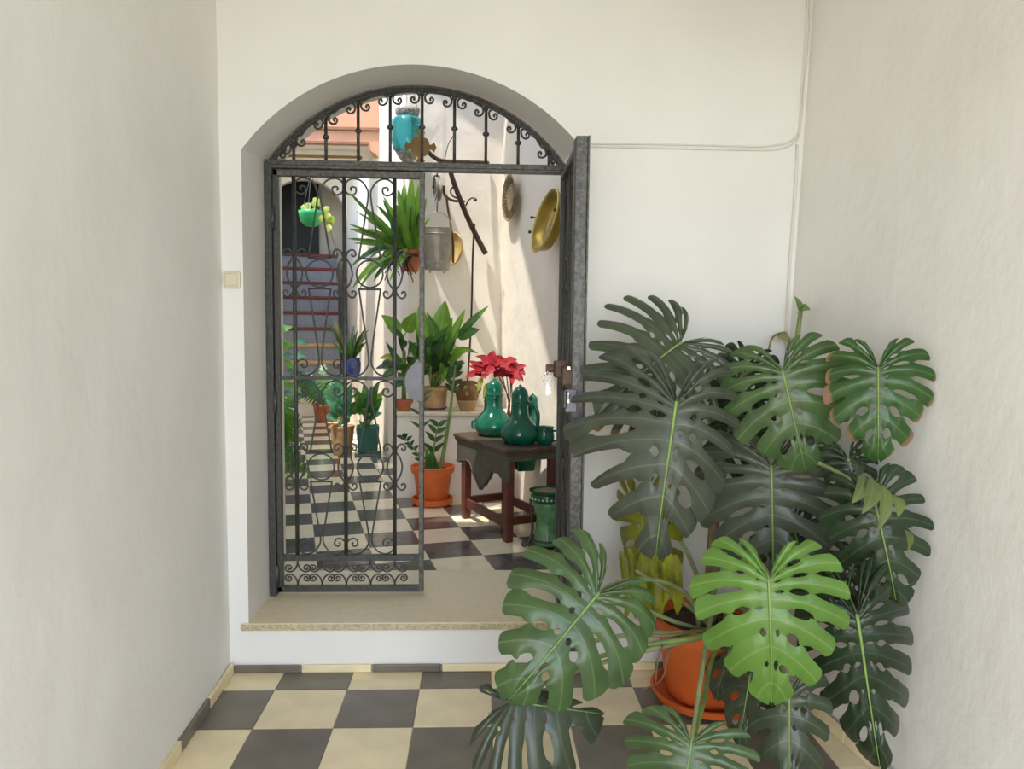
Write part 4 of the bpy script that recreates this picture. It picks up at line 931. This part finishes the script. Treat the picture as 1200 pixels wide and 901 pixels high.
# broad-leaved bush in a tan pot on the ledge
def ledge_at(px, y): q = P(px, 470, y); return V((q.x, y, LZ))
c = ledge_at(509, 2.66)
bs = potted('potted_bush', c, 'tall broad-leaved plant in a square tan clay pot on the ledge', [(0,.0),(.085,.0),(.088,.01),(.10,.15),(.112,.152),(.112,.18),(.1,.182),(.095,.16),(0,.16)], 'tan', n=4 if False else 24, soilz=(.094,.16))
o = MB().lathe([(0,-.0),(.07,-.0),(.1,.014),(.102,.02),(.07,.008),(0,.006)], c+V((0,-.0,.0)), 24).build('saucer', M['blue'], bs, smooth='auto')
rb_ = random.Random(12)
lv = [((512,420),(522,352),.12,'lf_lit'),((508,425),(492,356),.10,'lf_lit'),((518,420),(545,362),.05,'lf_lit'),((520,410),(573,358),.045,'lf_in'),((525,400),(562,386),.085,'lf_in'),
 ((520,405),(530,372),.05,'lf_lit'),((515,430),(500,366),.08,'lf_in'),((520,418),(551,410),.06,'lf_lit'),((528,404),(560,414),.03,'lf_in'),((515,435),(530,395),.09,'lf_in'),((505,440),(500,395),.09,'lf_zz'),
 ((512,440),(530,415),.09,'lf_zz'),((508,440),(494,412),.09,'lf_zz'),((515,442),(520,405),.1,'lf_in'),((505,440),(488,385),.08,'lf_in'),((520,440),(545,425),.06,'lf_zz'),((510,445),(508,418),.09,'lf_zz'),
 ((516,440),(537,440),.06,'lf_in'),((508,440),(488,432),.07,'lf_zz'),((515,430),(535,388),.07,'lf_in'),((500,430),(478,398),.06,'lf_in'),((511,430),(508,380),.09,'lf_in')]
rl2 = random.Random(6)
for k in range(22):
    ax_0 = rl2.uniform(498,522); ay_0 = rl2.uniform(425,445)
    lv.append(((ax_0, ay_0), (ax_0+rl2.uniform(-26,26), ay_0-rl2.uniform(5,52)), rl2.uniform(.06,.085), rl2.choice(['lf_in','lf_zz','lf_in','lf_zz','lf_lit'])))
for (a, b, wd, m_) in lv:
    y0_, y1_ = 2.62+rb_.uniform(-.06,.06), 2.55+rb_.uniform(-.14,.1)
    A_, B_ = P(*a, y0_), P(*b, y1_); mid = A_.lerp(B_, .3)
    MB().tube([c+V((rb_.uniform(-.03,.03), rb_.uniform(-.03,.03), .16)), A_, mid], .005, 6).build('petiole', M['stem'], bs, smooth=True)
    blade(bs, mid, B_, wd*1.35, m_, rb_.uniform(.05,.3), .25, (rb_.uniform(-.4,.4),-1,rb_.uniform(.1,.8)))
# second leafy plant to its left in a small orange pot
c = ledge_at(473, 2.58)
b2 = potted('potted_leafy_plant', c, 'leafy plant with a yellowing leaf in a small orange pot at the ledge end', [(0,0),(.05,0),(.062,.06),(.072,.06),(.075,.085),(.066,.087),(.06,.07),(0,.07)], 'terra2', soilz=(.06,.07))
for (a, b, wd, m_) in (((473,400),(447,369),.10,'lf_lit'),((473,395),(487,366),.10,'lf_lit'),((472,410),(462,384),.06,'lf_in'),((474,420),(444,420),.05,'lf_lime'),((474,425),(440,432),.055,'lf_zz'),((472,430),(447,442),.06,'lf_in'),
   ((476,420),(488,402),.08,'lf_in'),((476,430),(490,420),.08,'lf_zz'),((473,440),(458,410),.07,'lf_in'),((474,440),(482,425),.07,'lf_in'),((473,445),(463,455),.05,'lf_in'),((475,445),(484,450),.05,'lf_zz'),((473,440),(452,400),.04,'lf_zz'),((474,450),(466,436),.06,'lf_in'),((475,412),(466,396),.07,'lf_zz')):
    y0_, y1_ = 2.58+rb_.uniform(-.05,.05), 2.5+rb_.uniform(-.12,.1)
    A_, B_ = P(*a, y0_), P(*b, y1_); mid = A_.lerp(B_, .2)
    MB().tube([c+V((rb_.uniform(-.02,.02), rb_.uniform(-.02,.02), .07)), A_, mid], .0045, 6).build('petiole', M['stem'], b2, smooth=True)
    blade(b2, mid, B_, wd*1.25, m_, rb_.uniform(.05,.3), .25, (rb_.uniform(-.4,.4),-1,rb_.uniform(.2,.9)))
# two-handled jar
c = ledge_at(547.5, 2.58); px1 = (2.58+CAM_D)/F_PX
ja = thing('two_handled_jar', c, 'brown glazed two-handled clay jar on the ledge', 'jar')
MB().lathe([(r*px1, z*px1) for r, z in ((0,0),(8,0),(8.6,1),(11.5,10),(12.3,13))], c, 28).build('base', M['bare'], ja, smooth=True)
MB().lathe([(r*px1, z*px1) for r, z in ((12.3,13),(13.8,19),(13.4,24),(10.8,29.5),(8.4,31.5),(9.8,34),(10,35),(8.8,35),(7.4,31.5),(0,30))], c, 28).build('body', M['honey'], ja, smooth=True)
for s in (-1, 1): MB().tube(smooth_path([c+V((s*8.8*px1,0,33*px1)), c+V((s*13.5*px1,0,32*px1)), c+V((s*15*px1,0,26*px1)), c+V((s*13.2*px1,0,21*px1))], 5), 1.5*px1, 7).build('handle', M['honey'], ja, smooth=True)
# hanging pot with strap leaves
hc = P(481, 318, 2.60); px1 = (2.6+CAM_D)/F_PX
hg = potted('hanging_strap_plant', hc, 'bushy strap-leaved plant in a clay pot hung in an iron ring on the back wall', [(0,0),(9*px1,0),(12.5*px1,20*px1),(14*px1,20*px1),(14*px1,24*px1),(12.6*px1,24*px1),(11*px1,20*px1),(0,20*px1)], 'terra2', soilz=(12*px1,20*px1))
MB().tube([hc+V((13.8*px1*cos(a*pi/12), 13.8*px1*sin(a*pi/12), 17*px1)) for a in range(25)], .006, 6, cap=False).build('pot_ring', M['iron'], hg, smooth=True)
MB().tube([hc+V((0,13*px1,17*px1)), V((hc.x, 2.84, hc.z+17*px1))], .007, 6).build('wall_arm', M['iron'], hg, smooth=True)
rh = random.Random(8); h0 = hc+V((0,0,20*px1))
tips = [(483,208,.085),(474,215,.07),(466,222,.06),(490,216,.07),(500,232,.07),(505,255,.05),(449,234,.07),(455,240,.06),(441,240,.05),(432,246,.05),(425,252,.05),(420,268,.04),(414,285,.04),(424,280,.05),
 (410,314,.06),(413,338,.06),(420,341,.05),(444,322,.05),(438,330,.05),(452,316,.05),(447,270,.06),(458,258,.06),(470,245,.07),(478,240,.07),(494,246,.06),(462,236,.06),(430,268,.05),(436,292,.05),(428,300,.05),(446,300,.05),(440,258,.05),(487,230,.08),(456,330,.04),(407,262,.035)]
rt2 = random.Random(44)
tips += [(rt2.gauss(458,26), rt2.uniform(222,318), rt2.uniform(.03,.055)) for _ in range(34)]
for (a, b, wd) in tips:
    t_ = P(a, b, 2.55+rh.uniform(-.28,.14)); s0 = h0+V((rh.uniform(-.07,.04), rh.uniform(-.05,.05), rh.uniform(-.01,.03)))
    low = b > 295
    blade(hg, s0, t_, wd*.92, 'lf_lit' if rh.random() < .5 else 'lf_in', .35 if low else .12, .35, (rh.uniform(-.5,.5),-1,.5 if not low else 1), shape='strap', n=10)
for (a, b, wd) in ((446,286,.03),(478,300,.035),(474,292,.03)): blade(hg, h0+V((-.05,-.08,0)), P(a, b, 2.45), wd, 'lf_dry', .2, .3, (0,-1,.4), shape='strap')
for k in range(12):
    a_ = P(462+rh.uniform(-12,26), 306+rh.uniform(-6,6), 2.5); b_ = a_+V((rh.uniform(-.08,.06), rh.uniform(-.04,.02), rh.uniform(-.14,-.02)))
    MB().tube(smooth_path([h0+V((rh.uniform(-.08,.06),-.08,-.01)), a_, b_], 4), .004, 5).build('root', M['rope'], hg, smooth=True)

# ------------------------------------------------------------------ planters in the passage
c = PZ(412, 533, FZ)+V((-.09,0,0)); c.z = FZ; px1 = (c.y+CAM_D)/F_PX
p1 = potted('clay_planter', c, 'tan clay pot with drooping leaves on the floor of the passage', [(0,0),(10*px1,0),(10.4*px1,1*px1),(13.5*px1,32*px1),(14*px1,32*px1),(14*px1,35*px1),(12.5*px1,35*px1),(12*px1,32*px1),(0,32*px1)], 'tan', soilz=(12*px1,32*px1))
yp = c.y; rq = random.Random(21)
def clump(root, c, tips, y, mats, sz, nrm=(0,-1,.6), m='stem', shape='ovate', dy=.2, bend=.2):
    for (a, b, wd) in tips:
        t_ = P(a, b, y+rq.uniform(-dy, dy*.5)); s0 = c+V((rq.uniform(-.04,.04), rq.uniform(-.04,.04), sz)); mid = s0.lerp(t_, .35)+V((0,0,.05))
        MB().tube(smooth_path([s0, s0.lerp(mid,.6)+V((0,0,.03)), mid], 4), .005, 5).build('petiole', M[m], root, smooth=True)
        blade(root, mid, t_, wd, rq.choice(mats), bend, .25, (nrm[0]+rq.uniform(-.4,.4), nrm[1], nrm[2]+rq.uniform(-.3,.3)), shape=shape)
clump(p1, c, [(380,489,.12),(388,478,.14),(382,468,.1),(395,462,.12),(404,452,.11),(412,448,.1),(418,478,.11),(410,494,.12),(405,486,.12),(398,474,.13),(424,468,.12),(400,500,.08),(392,490,.1),(415,462,.1)], yp, ['lf_blue','lf_blue','lf_in'], 32*px1)
c2 = PZ(441, 533, FZ)+V((-.085,0,0)); c2.z = FZ
p2 = thing('green_planter', c2, 'square dark green planter with broad leaves on the floor of the passage', 'plant')
m_ = MB(); m_.xf = Matrix.Translation(c2) @ Matrix.Rotation(HD*.6, 4, 'Z')
m_.add([(-.095,-.095,.03),(.095,-.095,.03),(.095,.095,.03),(-.095,.095,.03),(-.115,-.115,.30),(.115,-.115,.30),(.115,.115,.30),(-.115,.115,.30),(-.1,-.1,.30),(.1,-.1,.30),(.1,.1,.30),(-.1,.1,.30),(-.1,-.1,.26),(.1,-.1,.26),(.1,.1,.26),(-.1,.1,.26)],
       [(0,3,2,1),(0,1,5,4),(1,2,6,5),(2,3,7,6),(3,0,4,7),(4,5,9,8),(5,6,10,9),(6,7,11,10),(7,4,8,11),(8,9,13,12),(9,10,14,13),(10,11,15,14),(11,8,12,15)])
m_.build('pot', M['greenp'], p2, bevel=.006)
m_ = MB(); m_.xf = Matrix.Translation(c2) @ Matrix.Rotation(HD*.6, 4, 'Z'); m_.box(-.1,.1,-.1,.1,.25,.275).build('soil', M['soil'], p2)
m_ = MB(); m_.xf = Matrix.Translation(c2) @ Matrix.Rotation(HD*.6, 4, 'Z'); m_.box(-.13,.13,-.13,.13,.0,.035).build('tray', M['greend'], p2, bevel=.008)
clump(p2, c2, [(x_-10, y_, w_) for x_, y_, w_ in [(430,458,.12),(436,448,.1),(446,452,.12),(455,448,.1),(459,466,.11),(452,476,.12),(444,486,.1),(438,478,.12),(432,500,.09),(428,470,.12),(440,466,.12),(458,484,.1),(424,452,.08),(448,462,.12),(462,455,.08)]], c2.y-.1, ['lf_in','lf_blue','lf_in','lf_lit'], .27)
# tall rough plant with blue pot further along the passage
c3 = V((-1.50, 5.45, FZ))
p3 = potted('blue_pot_plant', c3, 'spiky plant in a cobalt blue pot far along the passage wall', [(0,.7),(.07,.7),(.105,.78),(.11,.88),(.095,.92),(.105,.94),(.09,.94),(.08,.9),(0,.9)], 'blue', soilz=(.08,.9))
MB().lathe([(0,0),(.11,0),(.12,.02),(.075,.06),(.06,.35),(.075,.62),(.1,.68),(.1,.7),(0,.7)], c3, 20).build('pedestal', M['patio'], p3, smooth='auto')
for k in range(26):
    a = rq.uniform(0, 2*pi); l = rq.uniform(.25,.5); s0 = c3+V((0,0,.9))
    blade(p3, s0, s0+V((cos(a)*l*.55, sin(a)*l*.4, l*rq.uniform(.5,1.1))), .05, rq.choice(['lf_dry','lf_in','lf_zz']), .1, .3, (cos(a)*-.5,-1,.6), shape='strap', n=6, K=2)
# bushes around the foot of the stairs
c4 = PZ(384, 492, FZ); c4.z = FZ; c4.y -= .2
p4 = potted('fern_bush', c4, 'feathery green plant in a pot at the foot of the stairs', [(0,0),(.12,0),(.15,.22),(.16,.22),(.16,.25),(.14,.25),(.13,.22),(0,.22)], 'terra2', soilz=(.13,.22))
def frond(root, b, t, wd, m, sag=.15, n=14):
    b = V(b); t = V(t); L = (t-b).length; ey = (t-b)/L; side = ey.cross(V((0,-1,.3))).normalized()
    mb = MB(); cr = []; path = [b.lerp(t, i/n)+V((0,0,sag*L*4*(i/n)*(1-i/n))) for i in range(n+1)]
    for i in range(1, n):
        u = i/n; l = wd*sin(pi*(u*.85+.12))*.5+.01; d = (path[i+1]-path[i]).normalized()
        for s in (-1, 1):
            k = len(mb.v); tip = path[i]+side*s*l+d*l*.35+V((0,0,-.15*l)); hw = d*(L/n*.42)
            mb.v += [path[i]-hw, path[i].lerp(tip,.55)-hw*.9, tip, path[i].lerp(tip,.55)+hw*.9, path[i]+hw]; mb.f.append((k,k+1,k+2,k+3,k+4)); cr += [.5]*5
    mb.at = {'cross': cr, 'out': [0]*len(cr)}
    o = mb.build('frond', M[m], root)
    MB().tube(path, .003, 4).build('rachis', M['stem'], o, smooth=True); return o
for k in range(22):
    a = rq.uniform(0, 2*pi); l = rq.uniform(.4,.75); s0 = c4+V((0,0,.22))
    frond(p4, s0, s0+V((cos(a)*l*.8, sin(a)*l*.5, l*rq.uniform(.2,1.1))), .16, rq.choice(['lf_blue','lf_in','lf_blue']), .12, 9)
# fern at the left behind the gate
c5 = V((-1.72, 2.75, FZ))
p5 = potted('potted_fern', c5, 'bright green fern spilling beside the left doorway edge', [(0,0),(.13,0),(.17,.3),(.18,.3),(.18,.34),(.16,.34),(.15,.3),(0,.3)], 'terra2', soilz=(.15,.3))
for k in range(34):
    a = rq.uniform(-1.9, 1.0); l = rq.uniform(.35,.62); s0 = c5+V((rq.uniform(-.05,.05), rq.uniform(-.05,.05), .32))
    frond(p5, s0, s0+V((cos(a)*l*.62, sin(a)*l*.6-.05, rq.uniform(-.32,.42))), rq.uniform(.12,.18), 'lf_fern', .22, 14)
c6 = V((-2.02, 3.75, FZ))
p6 = potted('variegated_shrub', c6, 'pale variegated shrub in a pot behind the fern', [(0,0),(.13,0),(.17,.3),(.18,.3),(.18,.34),(.16,.34),(.15,.3),(0,.3)], 'tan', soilz=(.15,.3))
for k in range(60):
    a = rq.uniform(0, 2*pi); r_ = rq.uniform(.05,.33); z = rq.uniform(.45,1.25); q = c6+V((cos(a)*r_, sin(a)*r_, z)); d = V((cos(a), sin(a), rq.uniform(-.5,.6)))*.13
    if k % 3 == 0: MB().tube(smooth_path([c6+V((0,0,.3)), c6+V((cos(a)*r_*.5, sin(a)*r_*.5, z*.7)), q], 3), .004, 5).build('stem', M['stem'], p6)
    blade(p6, q, q+d, .075, rq.choice(['lf_blue','lf_fern','lf_blue']), .2, .2, (0,-1,.7), n=5, K=2)
# green bowl hanging before the dark door
hb = P(365, 266, 6.6); px1 = (6.6+CAM_D)/F_PX
gb = thing('hanging_bowl', hb, 'green hanging bowl with yellow-green trailing leaves above the stairs', 'plant')
MB().lathe([(r*px1, z*px1) for r, z in ((0,0),(7,1),(12,6),(14,14),(14.5,18),(13.5,18),(12,12),(0,10))], hb, 24).build('bowl', M['mint'], gb, smooth=True)
for (a, b) in ((355,244),(362,242),(368,240),(374,238),(372,236),(380,250),(384,254),(386,262),(385,268),(376,256),(388,258),(358,246),(382,246),(366,248)):
    t_ = P(a, b, 6.6+rq.uniform(-.1,.05)); blade(gb, t_+V((rq.uniform(-.03,.03),0,.05)), t_+V((rq.uniform(-.05,.05),-.02,-.05)), .1, 'lf_lime', .2, .2, (0,-1,.3), n=5, K=2)
MB().tube(smooth_path([P(385,262,6.55), P(390,280,6.55), P(396,300,6.6)], 4), .008, 5).build('trailing_stem', M['stemb'], gb, smooth=True)
for a in (.5, 2.6, 4.7): MB().tube([hb+V((14*px1*cos(a), 14*px1*sin(a), 18*px1)), hb+V((0,0,60*px1))], .004, 5).build('hanger', M['iron'], gb)
MB().tube([hb+V((0,0,60*px1)), V((hb.x, hb.y, 6.0))], .004, 5).build('hanger', M['iron'], gb)
